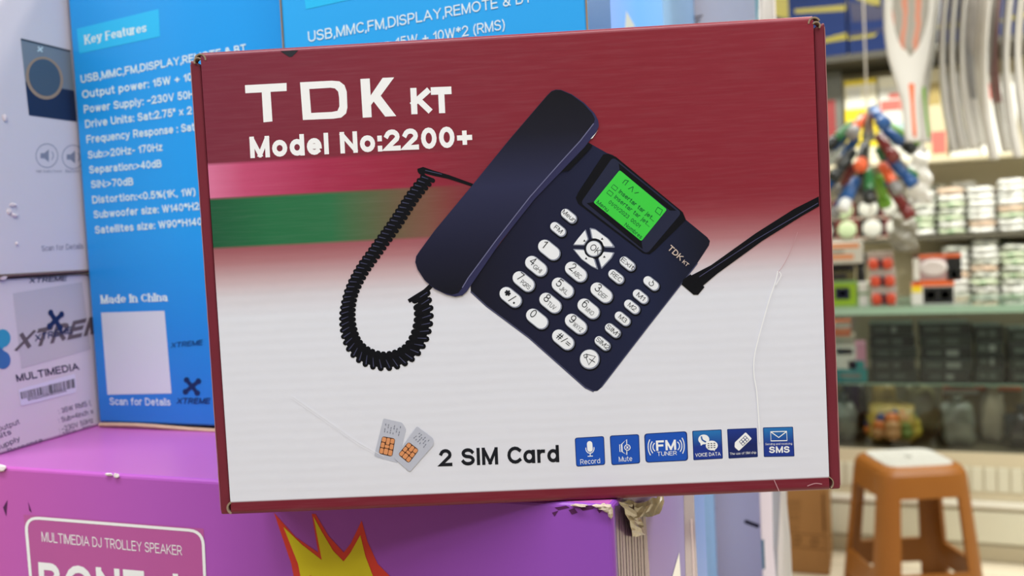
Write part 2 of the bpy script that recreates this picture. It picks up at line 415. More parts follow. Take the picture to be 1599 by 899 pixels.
# ------------------------------------------------------------------ the room
XL, XR, YB, YF, ZC = -2.6, 4.2, 5.3, -1.8, 2.85
def slab(x0, x1, y0, y1, z0, z1):
    bm = NB(); box(bm, x0, x1, y0, y1, z0, z1); return bm
def tile_mat():
    m = bpy.data.materials.new('floor_tiles'); m.use_nodes = True
    nt = m.node_tree; b = nt.nodes['Principled BSDF']; N = nt.nodes.new; L = nt.links.new
    tc = N('ShaderNodeTexCoord'); br = N('ShaderNodeTexBrick'); br.offset = 0
    br.inputs['Color1'].default_value = (*lin((214, 204, 182)), 1); br.inputs['Color2'].default_value = (*lin((206, 196, 174)), 1)
    br.inputs['Mortar'].default_value = (*lin((150, 140, 124)), 1); br.inputs['Scale'].default_value = 1
    br.inputs['Mortar Size'].default_value = 0.003; br.inputs['Brick Width'].default_value = 0.6; br.inputs['Row Height'].default_value = 0.6
    L(tc.outputs['Object'], br.inputs['Vector']); L(br.outputs['Color'], b.inputs['Base Color'])
    b.inputs['Roughness'].default_value = 0.25
    return m
struct('floor', slab(XL, XR, YF, YB, -0.1, 0), tile_mat())
WALLM = mat('wall_paint', (214, 206, 180), 0.7, 0.2, 1.0, var=0.04, vscale=3)
struct('ceiling', slab(XL, XR, YF, YB, ZC, ZC+0.1), mat('ceiling_paint', (225, 224, 218), 0.8, 0.2, var=0.03, vscale=4))
struct('wall_back', slab(XL, XR, YB, YB+0.1, 0, ZC), WALLM)
struct('wall_left', slab(XL-0.1, XL, YF, YB, 0, ZC), WALLM)
struct('wall_right', slab(XR, XR+0.1, YF, YB, 0, ZC), WALLM)
struct('wall_front', slab(XL, XR, YF-0.1, YF, 0, ZC), mat('dim_shop_front', (96, 92, 86), 0.7, 0.2, 1.0, var=0.1, vscale=3))  # unseen wall coloured dark to weaken reflections in the counter glass

# ------------------------------------------------------------------ purple carton (carries the others; widened leftward to hold up the white cartons)
ZT = 1.1822            # its top
PX0, PX1, PY0 = -0.84, -0.1094, 0.3765
PY1 = hit(1104, 860, x=PX1).y
purple = thing('speaker_carton', 'large purple printed carton with yellow starburst under the maroon box', 'carton', ((PX0+PX1)/2, (PY0+PY1)/2, 0))
_c = (PX0+PX1)/2
pm_front = ramp_mat('purple_front_print_and_shade', 'X', -0.519-_c, PX1-_c, [(0, (176, 82, 158)), (0.35, (160, 78, 166)), (0.62, (140, 68, 160)), (1, (126, 66, 158))], 0.38, 0.35, 1.35, 0.12, 14)  # magenta to violet print, with some of the lighting painted into the fade
pm_top = mat('purple_top_print', (188, 100, 176), 0.35, 0.35, 1.0, var=0.04, vscale=10)
pm_side = ramp_mat('purple_side_print', 'Y', -0.125, 0.125, [(0, (112, 78, 150)), (0.5, (116, 96, 170)), (0.78, (118, 118, 180)), (0.80, (84, 120, 190)), (1, (92, 130, 200))], 0.35, 0.4, 1.25)
bm = NB()
hx, hy = (PX1-PX0)/2, (PY1-PY0)/2
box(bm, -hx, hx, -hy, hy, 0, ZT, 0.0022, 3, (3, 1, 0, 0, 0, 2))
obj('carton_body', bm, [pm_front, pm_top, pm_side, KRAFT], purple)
FP = Face(y=PY0); FS = Face(x=PX1)
pr = Print(FP, 0.00012)
MAG = mat('magenta_panel_ink', (168, 80, 142), 0.4, 0.35, 1.3)
YEL = mat('yellow_ink', (196, 180, 30), 0.4, 0.3, 1.3); RED = mat('red_border_ink', (196, 56, 44), 0.4, 0.3, 1.3)
pr.poly([(37, 803), (318, 825), (326, 960), (48, 935)], MAG, 1)
fr = rounded([(40, 807), (317, 829), (326, 1040), (58, 1010)], 22, 6)
pr.line(fr, 4.6, WHITE_INK, 2, closed=True)
pr.text('MULTIMEDIA DJ TROLLEY SPEAKER', (66, 845), (285, 867), 15.5, WHITE_INK, 2, up=(-0.06, -1), space=0.92)
pr.text('BONE 4', (63, 934), (288, 953), 57, WHITE_INK, 2, bold=0.03, up=(-0.05, -1))
pr.build('label_panel', purple); pr = Print(FP, 0.00012)
burst_o = [(428, 800), (462, 838), (497, 862), (487, 802), (493, 802), (513, 836), (537, 862), (548, 848), (565, 812), (574, 845), (590, 880), (640, 930), (600, 1000), (500, 1010), (470, 960), (455, 880)]
burst_i = [(443, 822), (472, 850), (503, 874), (490, 806), (503, 830), (521, 860), (537, 876), (548, 862), (563, 835), (571, 868), (584, 902), (622, 940), (596, 985), (505, 995), (478, 945), (466, 880)]
pr.poly(burst_o, RED, 1); pr.poly(burst_i, YEL, 2)
pr.line([(484, 899), (500, 906), (520, 915)], 3, RED, 3)
pr.build('starburst', purple); pr = Print(FP, 0.00012)
for q in ([(5, 792), (12, 780), (10, 806)], [(44, 783), (50, 800), (46, 797)], [(866, 792), (884, 789), (890, 792), (872, 796)], [(888, 796), (897, 793), (902, 800), (893, 803)], [(903, 790), (930, 788), (926, 794), (910, 797)], [(932, 795), (940, 797), (936, 801)], [(862, 800), (872, 797), (866, 806)]):
    pr = Print(FP, 0.00012); pr.poly(q, mat('scuff_ink', (84, 36, 84), 0.6, 0.2), 1); pr.build('scuff_mark', purple)
ps = Print(FS, 0.00012)
ps.poly([(1036, 945), (1060, 862), (1065, 950)], WHITE_INK, 2)
ps.build('white_flash', purple); ps = Print(FS, 0.00012)
ps.line([(1075, 760), (1077, 830), (1080, 905), (1090, 1120)], [16, 17, 19, 22], mat('clear_tape_strip', (126, 112, 138), 0.15, 0.6, 1.2), 1)
ps.line([(1079, 810), (1083, 905), (1092, 1100)], 3, mat('tape_glint', (190, 170, 190), 0.2, 0.5), 2)
ps.build('clear_tape', purple); ps = Print(FS, 0.00012)
ps.poly([(960, 790), (1006, 782), (1015, 905), (1032, 1100), (986, 1100), (966, 905)], mat('brown_tape', (112, 84, 112), 0.2, 0.5, 1.2), 1)
for k in range(9):
    x = 966+k*4.6
    ps.line([(x, 800), (x+4, 905), (x+20, 1098)], 1.1, mat('tape_wrinkle', (134, 106, 130), 0.25, 0.5, 1.2) if k % 2 else mat('tape_shade', (84, 60, 84), 0.3, 0.4), 2)
ps.build('brown_tape', purple)
# worn edges, torn corner and a curl of old tape
bm = NB()
def chip(px, py, sx, sy, sz, seed, face=FP, lift=0.0006):
    rnd = random.Random(seed); c = face.at(px, py, lift)
    m = bmesh.ops.create_icosphere(bm, subdivisions=2, radius=1)['verts']
    for v in m:
        k = 0.75+0.5*rnd.random(); v.co = Vector((v.co.x*sx*k, v.co.y*sy*k, v.co.z*sz*k)) + c
chip(3, 730, 0.004, 0.0012, 0.0022, 3); chip(171, 740, 0.0026, 0.0006, 0.0009, 4); chip(183, 742, 0.002, 0.0008, 0.0014, 5)
obj('worn_edge', bm, WORN, purple, world=True)
bm = NB()
for i, (x, y, a, b) in enumerate(((944, 791, .0026, .0016), (951, 793, .002, .002), (954, 800, .001, .0022), (936, 789, .003, .0007), (905, 788, .004, .0005))):
    chip(x, y, a, 0.0014, b, 20+i)
obj('torn_corner', bm, mat('torn_board', (196, 180, 160), 0.85, 0.1, var=0.35, vscale=500), purple, world=True)
bm = NB()
def ribbon(pts, wv, lift):
    prev = None
    for (p, l) in zip(pts, lift):
        a = FS.at(*p, l); q = FS.at(p[0]+wv[0], p[1]+wv[1], l*0.6)
        cur = (bm.verts.new(a), bm.verts.new(q))
        if prev: bm.faces.new((prev[0], prev[1], cur[1], cur[0]))
        prev = cur
ribbon([(958, 783), (964, 800), (972, 820), (981, 838)], (24, -4), (0.002, 0.0035, 0.003, 0.0012))
ribbon([(978, 808), (996, 806), (1012, 800), (1022, 782)], (2, -24), (0.003, 0.004, 0.005, 0.004))
bmesh.ops.subdivide_edges(bm, edges=bm.edges[:], cuts=2, use_grid_fill=True)
for v in bm.verts: v.co += Vector((random.uniform(0, 1)*0.0012, random.uniform(-1, 1)*0.0006, random.uniform(-1, 1)*0.0006))
bmesh.ops.solidify(bm, geom=bm.faces[:], thickness=0.0002)
obj('tape_curl', bm, mat('old_tape', (150, 134, 104), 0.22, 0.6, 1.0, var=0.35, vscale=260), purple, world=True)

# ------------------------------------------------------------------ the maroon box of the telephone
BW, BH, BT = 0.27355, 0.21187, 0.068
rt = Vector((math.cos(rad(19.971)), math.sin(rad(19.971)), 0)); bk = Vector((-rt.y, rt.x, 0))
fc = CAM + Vector((-math.sin(YAW), math.cos(YAW), 0))*0.4 + Vector((math.cos(YAW), math.sin(YAW), 0))*0.00175
fc.z = ZT + 0.0002
main = thing('telephone_box', 'maroon and white printed box picturing a black desk telephone', 'box', fc, rad(19.971))
FM = Face(point=fc, normal=-bk)

def lid_material():
    m = bpy.data.materials.new('box_print'); m.use_nodes = True
    nt = m.node_tree; b = nt.nodes['Principled BSDF']; N = nt.nodes.new; L = nt.links.new
    b.inputs['Roughness'].default_value = 0.36; b.inputs['Specular IOR Level'].default_value = 0.35
    tc = N('ShaderNodeTexCoord'); sp = N('ShaderNodeSeparateXYZ'); L(tc.outputs['Object'], sp.inputs[0])
    def rng(sock, lo, hi):
        r = N('ShaderNodeMapRange'); r.inputs['From Min'].default_value = lo; r.inputs['From Max'].default_value = hi; L(sock, r.inputs['Value']); return r.outputs[0]
    u = rng(sp.outputs['X'], -BW/2, BW/2); v = rng(sp.outputs['Z'], 0, BH)
    def rmp(sock, stops, gain=LG):
        c = N('ShaderNodeValToRGB'); setramp(c, stops, gain); L(sock, c.inputs[0]); return c
    maroon = rmp(u, [(0, (116, 44, 60)), (0.3, (122, 42, 56)), (0.65, (126, 36, 48)), (1, (130, 40, 52))]).outputs[0]
    base = rmp(v, [(0.0, (213, 213, 221)), (0.43, (213, 214, 222)), (0.475, (204, 198, 204)), (0.505, (196, 174, 178), 0.95), (0.55, (172, 120, 124), 0.85), (0.60, (150, 72, 80), 0.6), (0.655, (128, 38, 50), 0.0)])
    def mixc(f, a, bb):
        x = N('ShaderNodeMix'); x.data_type = 'RGBA'; L(f, x.inputs['Factor'])
        L(a, x.inputs['A']); L(bb, x.inputs['B']); return x.outputs['Result']
    def mul(a, bb):
        x = N('ShaderNodeMath'); x.operation = 'MULTIPLY'; L(a, x.inputs[0]); L(bb, x.inputs[1]); return x.outputs[0]
    col = mixc(base.outputs['Alpha'], maroon, base.outputs['Color'])
    def band(lo, hi, s0=0.002, s1=0.002):
        c = N('ShaderNodeValToRGB'); e = c.color_ramp.elements
        e[0].position = lo-s0; e[0].color = (0, 0, 0, 1); e[1].position = lo+s0; e[1].color = (1, 1, 1, 1)
        a = e.new(hi-s1); a.color = (1, 1, 1, 1); a = e.new(hi+s1); a.color = (0, 0, 0, 1)
        L(v, c.inputs[0]); return c.outputs[0]
    pk = rmp(u, [(0, (206, 112, 148), 1), (0.06, (186, 76, 112), 1), (0.18, (160, 48, 78), 1), (0.32, (148, 40, 62), 0.8), (0.48, (130, 38, 52), 0.0)])
    col = mixc(mul(pk.outputs['Alpha'], band(0.688, 0.762)), col, pk.outputs['Color'])
    gr = rmp(u, [(0, (30, 84, 56), 1), (0.1, (38, 104, 66), 1), (0.2, (44, 106, 68), 1), (0.28, (90, 92, 66), 1), (0.36, (112, 84, 66), 0.8), (0.46, (126, 50, 54), 0.0)])
    col = mixc(mul(gr.outputs['Alpha'], band(0.582, 0.688)), col, gr.outputs['Color'])
    bd = N('ShaderNodeValToRGB'); e = bd.color_ramp.elements
    e[0].position = 0.0285; e[0].color = (1, 1, 1, 1); e[1].position = 0.0300; e[1].color = (0, 0, 0, 1); L(v, bd.inputs[0])
    edge = N('ShaderNodeRGB'); edge.outputs[0].default_value = (*[c*LG for c in lin((112, 32, 46))], 1)
    col = mixc(bd.outputs[0], col, edge.outputs[0])
    # rubbed print: fine lighter flecks along the flutes
    no = N('ShaderNodeTexNoise'); no.inputs['Scale'].default_value = 150; no.inputs['Detail'].default_value = 6
    mp = N('ShaderNodeMapping'); mp.inputs['Scale'].default_value = (0.35, 1, 6); L(tc.outputs['Object'], mp.inputs['Vector']); L(mp.outputs[0], no.inputs['Vector'])
    fl = N('ShaderNodeMapRange'); fl.inputs['From Min'].default_value = 0.45; fl.inputs['From Max'].default_value = 0.9; fl.inputs['To Max'].default_value = 0.04; L(no.outputs['Fac'], fl.inputs['Value'])
    wh = N('ShaderNodeRGB'); wh.outputs[0].default_value = (0.62, 0.55, 0.58, 1)
    col = mixc(fl.outputs[0], col, wh.outputs[0])
    L(col, b.inputs['Base Color'])
    add_bump(nt, b, tc, 0.10, 26, 0.05, 0.0046, 'Z')
    return m
LG = 1.16
LID = lid_material()
MAROON = mat('maroon_print', (110, 38, 50), 0.4, 0.35, LG, var=0.12, vscale=60)
def profile_prism(bm, prof, x0, x1, nx=1):
    rows = [[bm.verts.new((x0+(x1-x0)*i/nx, y, z)) for y, z in prof] for i in range(nx+1)]
    n = len(prof)
    for A, B in zip(rows, rows[1:]):
        for k in range(n): bm.faces.new((A[k], B[k], B[(k+1) % n], A[(k+1) % n]))
    bm.faces.new(rows[0]); bm.faces.new(rows[-1][::-1])
def rrect(y0, y1, z0, z1, r, n=5):
    out = []
    for cy, cz, a in ((y0+r, z0+r, pi), (y1-r, z0+r, 1.5*pi), (y1-r, z1-r, 0), (y0+r, z1-r, 0.5*pi)):
        for k in range(n+1):
            t = a + pi/2*k/n; out.append((cy+r*math.cos(t), cz+r*math.sin(t)))
    return out
bm = NB(); profile_prism(bm, rrect(0, BT, 0, BH, 0.0022), -BW/2, BW/2)
bmesh.ops.recalc_face_normals(bm, faces=bm.faces[:])
lid = obj('lid', bm, LID, main)
RIM = 0.0048
for sg in (-1, 1):
    bm = NB(); x0 = BW/2+0.0006
    h0, h1 = (BH-0.0052, BH-0.0032)
    box(bm, x0, x0+RIM, 0.0012, BT, 0.0001, BH-0.004, 0.0009, 2)
    for v in bm.verts:
        if v.co.z > BH*0.9: v.co.z += (v.co.x-x0-RIM/2)/RIM*0.0022
        if sg < 0: v.co.x = -v.co.x
    if sg < 0: bmesh.ops.reverse_faces(bm, faces=bm.faces[:])
    rim = obj('side_wall', bm, MAROON, main)
    # rubbed pale board along the outer arris and at the torn ends
    bm = NB(); xo = sg*(x0+RIM-0.0001); pts = []
    for k in range(40):
        z = 0.002+(BH-0.007)*k/39
        tube_w = 0.00012+0.00022*random.random()*(1 if sg > 0 else 0.5)
        pts.append(((xo, 0.0013, z), tube_w))
    tube(bm, [p for p, _ in pts], [q for _, q in pts], 5)
    obj('rubbed_edge', bm, mat('rubbed_board', (172, 120, 118), 0.8, 0.1), rim)
def curl(x, z, r, a0, a1, wd, flip=1):
    bm = NB(); n = 8; prev = None  # a curled board end at a corner
    for k in range(n+1):
        a = a0+(a1-a0)*k/n
        c = [(x+flip*r*math.cos(a), y, z+r*math.sin(a)) for y in (-0.0002, 0.004)] + [(x+flip*(r-wd)*math.cos(a), y, z+(r-wd)*math.sin(a)) for y in (0.004, -0.0002)]
        cur = [bm.verts.new(p) for p in c]
        if prev:
            for i in range(4): bm.faces.new((prev[i], prev[(i+1) % 4], cur[(i+1) % 4], cur[i]))
        else: bm.faces.new(cur[::-1])
        prev = cur
    bm.faces.new(prev)
    bmesh.ops.recalc_face_normals(bm, faces=bm.faces[:]); obj('torn_corner', bm, KRAFT, main)
curl(-BW/2-0.0002, BH-0.0034, 0.0028, 0.4, 3.3, 0.0007, -1)
curl(-BW/2-0.0014, BH-0.0040, 0.0019, -0.6, 2.6, 0.0006, -1)
curl(BW/2+0.0004, BH-0.0034, 0.0028, 0.4, 3.2, 0.0007, 1)
curl(BW/2+0.0012, BH-0.0046, 0.0020, -0.6, 2.6, 0.0006, 1)
curl(-BW/2+0.0012, 0.0034, 0.0032, 1.9, 4.3, 0.0008, 1)
curl(BW/2-0.0012, 0.0034, 0.0032, 1.9, 4.0, 0.0004, -1)

# --- lettering
p = Print(FM)
def tdk_glyphs():
    # wide capitals T, D, K drawn as outlines
    p.poly([(382.5, 133), (447.5, 129.5), (447.7, 142), (422.5, 143.4), (425.5, 189.5), (411.5, 191), (408.8, 144.2), (383.2, 145.6)], WHITE_INK, 1)
    outer = [(468.5, 128.5), (518, 126), (530, 127), (538, 133), (541.5, 143), (542.5, 168), (540.5, 177), (533, 183.5), (521, 185.3), (473, 187.3)]
    inner = [(483, 139), (516, 137), (523, 138), (528, 143), (529.5, 152), (530, 166), (527, 173), (518, 174.8), (486, 176.3)]
    n = len(outer)
    O = rounded(outer, 2, 1); 
    for ring in (outer,):
        pass
    # join outer and inner into one band
    pts_o = [outer[i] for i in range(n)]
    pairs = [(0, 0), (1, 1), (2, 2), (3, 3), (4, 4), (5, 6), (6, 7), (7, 7), (8, 7), (9, 8)]
    V = pts_o + inner; fs = []
    seq = pairs + [pairs[0]]
    for (a, b), (c, d) in zip(seq, seq[1:]):
        if b == d: fs.append((a, c, n+b))
        elif (c, d) == (5, 6): fs += [(a, c, n+5), (a, n+5, n+b), (c, n+6, n+5)]
        else: fs.append((a, c, n+d, n+b))
    p.mesh(V, fs, WHITE_INK, 1)
    p.poly([(562.7, 123.3), (577.3, 122.5), (578.8, 149), (597.5, 121.5), (615.5, 120.8), (594.5, 149.5), (618.8, 181.2), (601.5, 182), (583.5, 158.5), (579.5, 164), (580.5, 183), (566.5, 183.7)], WHITE_INK, 1)
tdk_glyphs()
p.text('KT', (640.5, 178.5), (706.5, 176), 41, WHITE_INK, 1, bold=0.058, up=(-0.045, -1), space=0.1)
p.text('Model No:2200+', (390.5, 247), (738, 229), 33.5, WHITE_INK, 1, bold=0.042, up=(-0.05, -1))
p.build('title_lettering', lid)

# --- the pictured telephone
def rm(name, axis, lo, hi, stops): return ramp_mat(name, axis, lo, hi, stops, 0.4, 0.28, 0.82)
NAVY = rm('telephone_navy_ink', 'X', -0.03, 0.09, [(0, (24, 24, 34)), (0.35, (34, 36, 62)), (0.75, (36, 42, 72)), (1, (26, 27, 38))])
HAND = rm('handset_ink', 'Z', 0.094, 0.186, [(0, (20, 21, 30)), (0.25, (34, 35, 58)), (0.55, (52, 54, 86)), (0.8, (30, 30, 44)), (1, (20, 20, 28))])
BEVEL = mat('handset_edge_ink', (54, 54, 92), 0.38, 0.3, 0.85)
HI = mat('highlight_ink', (112, 112, 146), 0.38, 0.35)
DARK = mat('near_black_ink', (13, 14, 20), 0.4, 0.25)
FACE2 = mat('bezel_ink', (42, 46, 70), 0.38, 0.3, 0.85)
KEY = mat('key_ink', (226, 228, 236), 0.38, 0.35, 1.15); KEYSH = mat('key_rim_ink', (140, 146, 166), 0.38, 0.35)
GREEN = mat('green_screen_ink', (56, 186, 62), 0.38, 0.35, 1.3); GTXT = mat('screen_text_ink', (20, 96, 52), 0.38, 0.35)
ph = Print(FM)
# cord
cord = smooth([(668, 276), (655, 291), (640, 311), (626, 333), (612, 354), (597, 375), (582, 396), (567, 417), (554, 440), (545, 464), (541, 492), (544, 520), (554, 543), (572, 558), (596, 565), (620, 562), (641, 550), (655, 530), (662, 506), (663, 484), (659, 462)], 10)
acc = [0]
for a, b in zip(cord, cord[1:]): acc.append(acc[-1]+math.dist(a, b))
def at_len(s):
    for i in range(len(acc)-1):
        if acc[i+1] >= s:
            t = (s-acc[i])/(acc[i+1]-acc[i]+1e-9)
            a, b = Vector(cord[i]), Vector(cord[i+1]); return a.lerp(b, t), (b-a).normalized()
    return Vector(cord[-1]), (Vector(cord[-1])-Vector(cord[-2])).normalized()
ph.line(cord, 17, DARK, 1)
s = 2.0
CORDL = mat('cord_sheen_ink', (66, 68, 96), 0.38, 0.35)
while s < acc[-1]:
    c, d = at_len(s); frac = s/acc[-1]
    wide = 25 + 8*max(0, min(1, (frac-0.45)/0.2)) ; pitch = 8.2 + 3.0*max(0, min(1, (frac-0.5)/0.2))
    q = Vector((-d.y, d.x)); slant = (q + d*0.35).normalized()
    off = q*(-1.5)
    ang = math.atan2(slant.y, slant.x)
    ph.pill(tuple(c+off), wide, pitch*0.86, ang, DARK, 2, 5)
    ph.line([tuple(c - slant*wide*0.12 + d*1.0), tuple(c + slant*wide*0.30 + d*1.6)], [0.8, 1.8], CORDL, 3)
    s += pitch
ph.line([(652, 266), (660, 265), (676, 270), (700, 276), (738, 289)], [5, 9, 8, 6, 4.5], DARK, 2)
ph.ellipse((659, 268), 6, 4.5, DARK, 2); ph.line([(664, 266), (690, 272)], 1.2, CORDL, 4)
ph.line([(676, 443), (664, 455), (638, 470)], [7, 8, 6], DARK, 2)
# body
body = [(735, 440), (735, 456), (760, 478), (826, 527), (914, 605), (925, 611), (933, 610), (941, 603), (1088, 412), (1107, 383), (1108.5, 376), (1104, 370), (1071, 343), (1066, 331), (957, 242), (948, 239), (918, 222), (880, 250)]
ph.poly(body, NAVY, 1)
ph.line([(735, 455), (760, 478), (826, 527), (914, 605), (927, 611)], 2.2, mat('body_edge_ink', (74, 76, 104), 0.38, 0.35), 2)
ph.line([(939, 604), (1010, 512), (1089, 411)], 1.6, mat('body_edge_ink', (74, 76, 104)), 2)
# antenna
ph.poly([(1067, 436), (1078, 428), (1100, 448), (1090, 460), (1083, 460), (1064, 444)], DARK, 3)
ph.poly([(1077, 431), (1110, 414), (1180, 364), (1240, 326), (1278.5, 306.5), (1279, 321.5), (1252, 337), (1190, 376), (1120, 427), (1094, 449)], DARK, 3)
ph.line([(1092, 432), (1180, 374), (1277, 317)], 1.2, mat('antenna_sheen_ink', (70, 70, 100), 0.38, 0.35), 4)
# display
ph.poly([(950, 240), (962, 245), (1066, 331), (1071, 343), (1022, 391), (1014, 397), (1004, 395), (903, 318), (899, 309), (903, 300), (936, 250), (942, 241)], DARK, 3)
ph.poly(rounded([(957, 245), (1064.5, 332), (1010, 396.5), (906.5, 317)], 7, 4), FACE2, 4)
ph.poly([(966, 255), (1056, 328.5), (1046, 328.5), (967.5, 266)], DARK, 5)
ph.poly([(916, 317), (927, 315.5), (1001.4, 376), (1003.5, 389)], DARK, 5)
scr = [(967.6, 265.5), (1041.3, 327), (1001.4, 376.5), (926.5, 316)]
ph.rquad(scr, 3, GREEN, 6)
Q = quadmap(scr)
def st(t, x0, y, x1, h, b=0.012): ph.text(t, Q(x0, y), Q(x1, y), h, GTXT, 7, bold=b)
st('Insertar tar jet...', 0.21, 0.44, 0.95, 6.6); st('Insertar tar jet...', 0.21, 0.61, 0.95, 6.6)
st('01/01/2023  00:01', 0.19, 0.79, 0.83, 6.2); st('Menu', 0.04, 0.97, 0.27, 6.2); st('Nombres', 0.62, 0.97, 0.97, 6.2)
for yy in (0.36, 0.53):
    ph.line([Q(0.07, yy), Q(0.16, yy), Q(0.16, yy+0.09), Q(0.07, yy+0.09)], 1.0, GTXT, 7, closed=True)
for (a, b, c, d) in ((0.17, 0.2, 0.17, 0.1), (0.17, 0.1, 0.23, 0.06), (0.22, 0.2, 0.22, 0.08), (0.3, 0.22, 0.34, 0.1), (0.34, 0.1, 0.38, 0.22), (0.42, 0.2, 0.47, 0.12)):
    ph.line([Q(a, b), Q(c, d)], 1.0, GTXT, 7)
ph.line([Q(0.86, 0.1), Q(0.95, 0.08), Q(0.97, 0.22), Q(0.87, 0.22)], 1.1, GTXT, 7, closed=True)
# name on the body
ph.text('TDK', (1041.5, 388.5), (1062, 407.5), 9.2, mat('tan_text_ink', (206, 188, 176), 0.4, 0.3), 7, bold=0.02)
ph.text('KT', (1064.5, 409.5), (1072.5, 416.5), 5.8, mat('tan_text_ink', (206, 188, 176)), 7, bold=0.03)
# handset
hs = [(648.6, 409), (650, 400), (656, 391), (679, 359.7), (737.3, 289.6), (795.7, 217.6), (854, 149.5), (861, 142.5), (868, 140), (876, 140.5), (893, 147.5), (912.5, 161), (928, 176.7), (934, 188), (935, 197), (931, 206), (912.5, 230), (834.6, 311), (780, 380), (735, 446), (729, 455), (722, 461), (711, 463), (697, 459.5), (679, 451), (663.4, 437.5), (652, 420)]
ph.poly(hs, BEVEL, 8)
ht = [(649, 409), (650.4, 400), (656, 391.5), (679, 360), (737.3, 290), (795.7, 218), (854, 150), (861, 143), (868, 140.5), (876, 141), (892, 148), (911, 162), (924.5, 177), (929, 186), (927, 193), (906, 220), (873, 256), (827, 308), (774, 376), (731, 434), (722, 449), (716, 457), (706, 460), (692, 456.5), (677, 448.5), (663, 436), (652.5, 420)]
ph.poly(ht, HAND, 9)
ph.line([(927, 193), (906, 220), (873, 256), (827, 308), (774, 376), (731, 434), (722, 449)], 1.5, HI, 10)
ph.poly([(931, 207), (934, 203), (925, 216), (922, 217)], WHITE_INK, 10)
ph.poly([(918, 222), (900, 246), (876, 268), (888, 266), (916, 238), (925, 227)], DARK, 8)
ph.build('telephone_picture', lid)
# --- keypad of the picture
kp = Print(FM); KA = rad(39)
def key(c, L, W):
    kp.pill((c[0]+0.6, c[1]+1.2), L+2.6, W+2.6, KA, DARK, 3); kp.pill(c, L, W, KA, KEYSH, 4); kp.pill((c[0]-0.8, c[1]-0.6), L-2.4, W-2.6, KA, KEY, 5)
def ktext(t, c, along, down, length, h, b=0.0):
    d = Vector((math.cos(KA), math.sin(KA))); dn = Vector((-d.y, d.x))
    o = Vector(c)+d*along+dn*down; kp.text(t, tuple(o), tuple(o+d*length), h, BLACK_INK, 6, bold=b)
big = {'1': (857.7, 390.3), '4GHI': (837.5, 415.5), '7PQRS': (818, 439.5), '*': (797.6, 464), '2ABC': (899.7, 424.5), '5JKL': (879, 449.3), '8TUV': (859.7, 473), '0': (839, 497.8),
       '3DEF': (939.5, 457), '6MNO': (919.2, 482), '9WXYZ': (899.6, 505.8), '#': (879.6, 530.3)}
for t, c in big.items():
    key(c, 39.5, 22.5)
    if t in ('*', '#'):
        d = Vector((math.cos(KA), math.sin(KA)))
        if t == '#': ktext('#/=', c, -12, 5, 25, 11.5)
        else:
            ktext('*', c, -13, 10, 10, 17, 0.03); ktext('/', c, 0, 7, 6, 14); ktext('.', c, 8, 5, 2.6, 12, 0.03)
    else:
        ktext(t[0], c, -13 if len(t) > 1 else -14, 3.6, 8 if t[0] != '1' else 5, 13)
        if len(t) > 1: ktext(t[1:], c, -3.5, 5.5, 17 if len(t) > 4 else 14.5, 7.2)
small = {'Meun': (888.5, 337.4), 'FM': (871.7, 358), 'Exit': (980, 411.8), 'REC': (962.3, 432), '': (1017, 442.4), 'M1': (1000.5, 463), 'M2': (987, 479), 'M3': (972.3, 497.5), 'SIM1': (957, 516), 'SIM2': (941, 536)}
for t, c in small.items():
    key(c, 28.5, 15.5)
    if t: ktext(t, c, -len(t)*2.7-1.5, 3.2, len(t)*5.4+3, 7.2)
    else:
        kp.ring(c, 3.6, 3.6, 1.0, BLACK_INK, 6, a0=-0.9, a1=4.0); kp.line([(c[0]+1, c[1]-1), (c[0]+3.2, c[1]-5)], 1.0, BLACK_INK, 6)
kp.ellipse((921.2, 561.6), 17, 17, DARK, 3); kp.ellipse((920.7, 560.6), 15.7, 15.7, KEYSH, 4); kp.ellipse((920.2, 560), 14.2, 14.2, KEY, 5)
def K2(x, y): return (860+x/4.086, 380+y/4.086)
for seg in ([K2(210, 712), K2(228, 704), K2(236, 722), K2(215, 728)], [K2(230, 706), K2(285, 720), K2(242, 772), K2(225, 726)]):
    kp.line(seg, 1.2, BLACK_INK, 6, closed=True)
kp.line([K2(245, 735), K2(282, 757)], 1.1, BLACK_INK, 6)
def K1(x, y): return (770+x/4.995, 320+y/4.995)
petals = ([(752, 177), (795, 185), (900, 262), (945, 318), (950, 333), (868, 331), (855, 295), (830, 272), (795, 260), (768, 262)],
          [(722, 188), (746, 268), (725, 292), (712, 316), (622, 314), (655, 268)],
          [(622, 342), (708, 345), (718, 380), (745, 405), (793, 418), (820, 505), (770, 482), (690, 425)],
          [(862, 362), (948, 370), (925, 415), (845, 500), (818, 414), (845, 392)])
for pt in petals:
    P = [K1(*q) for q in pt]; c = (sum(q[0] for q in P)/len(P), sum(q[1] for q in P)/len(P))
    kp.poly(rounded(P, 1.5, 2), KEYSH, 4)
    kp.poly(rounded([(c[0]+(x-c[0])*0.86-0.5, c[1]+(y-c[1])*0.86-0.4) for x, y in P], 1.5, 2), KEY, 5)
for (x, y) in ((712, 277), (850, 262), (725, 415), (867, 402)):
    kp.poly([K1(x-10, y+8), K1(x+10, y+8), K1(x, y-9)], BLACK_INK, 6)
kp.ellipse(K1(788, 342), 15.2, 15.2, DARK, 5); kp.ellipse(K1(786, 341), 12.6, 12.6, KEYSH, 6); kp.ellipse(K1(784, 339), 11.4, 11.4, KEY, 7)
o = Vector(K1(748, 338)); d = Vector((math.cos(KA), math.sin(KA)))
kp.text('OK', tuple(o), tuple(o+d*17.5), 10.5, BLACK_INK, 8)
kp.build('keypad_picture', lid)
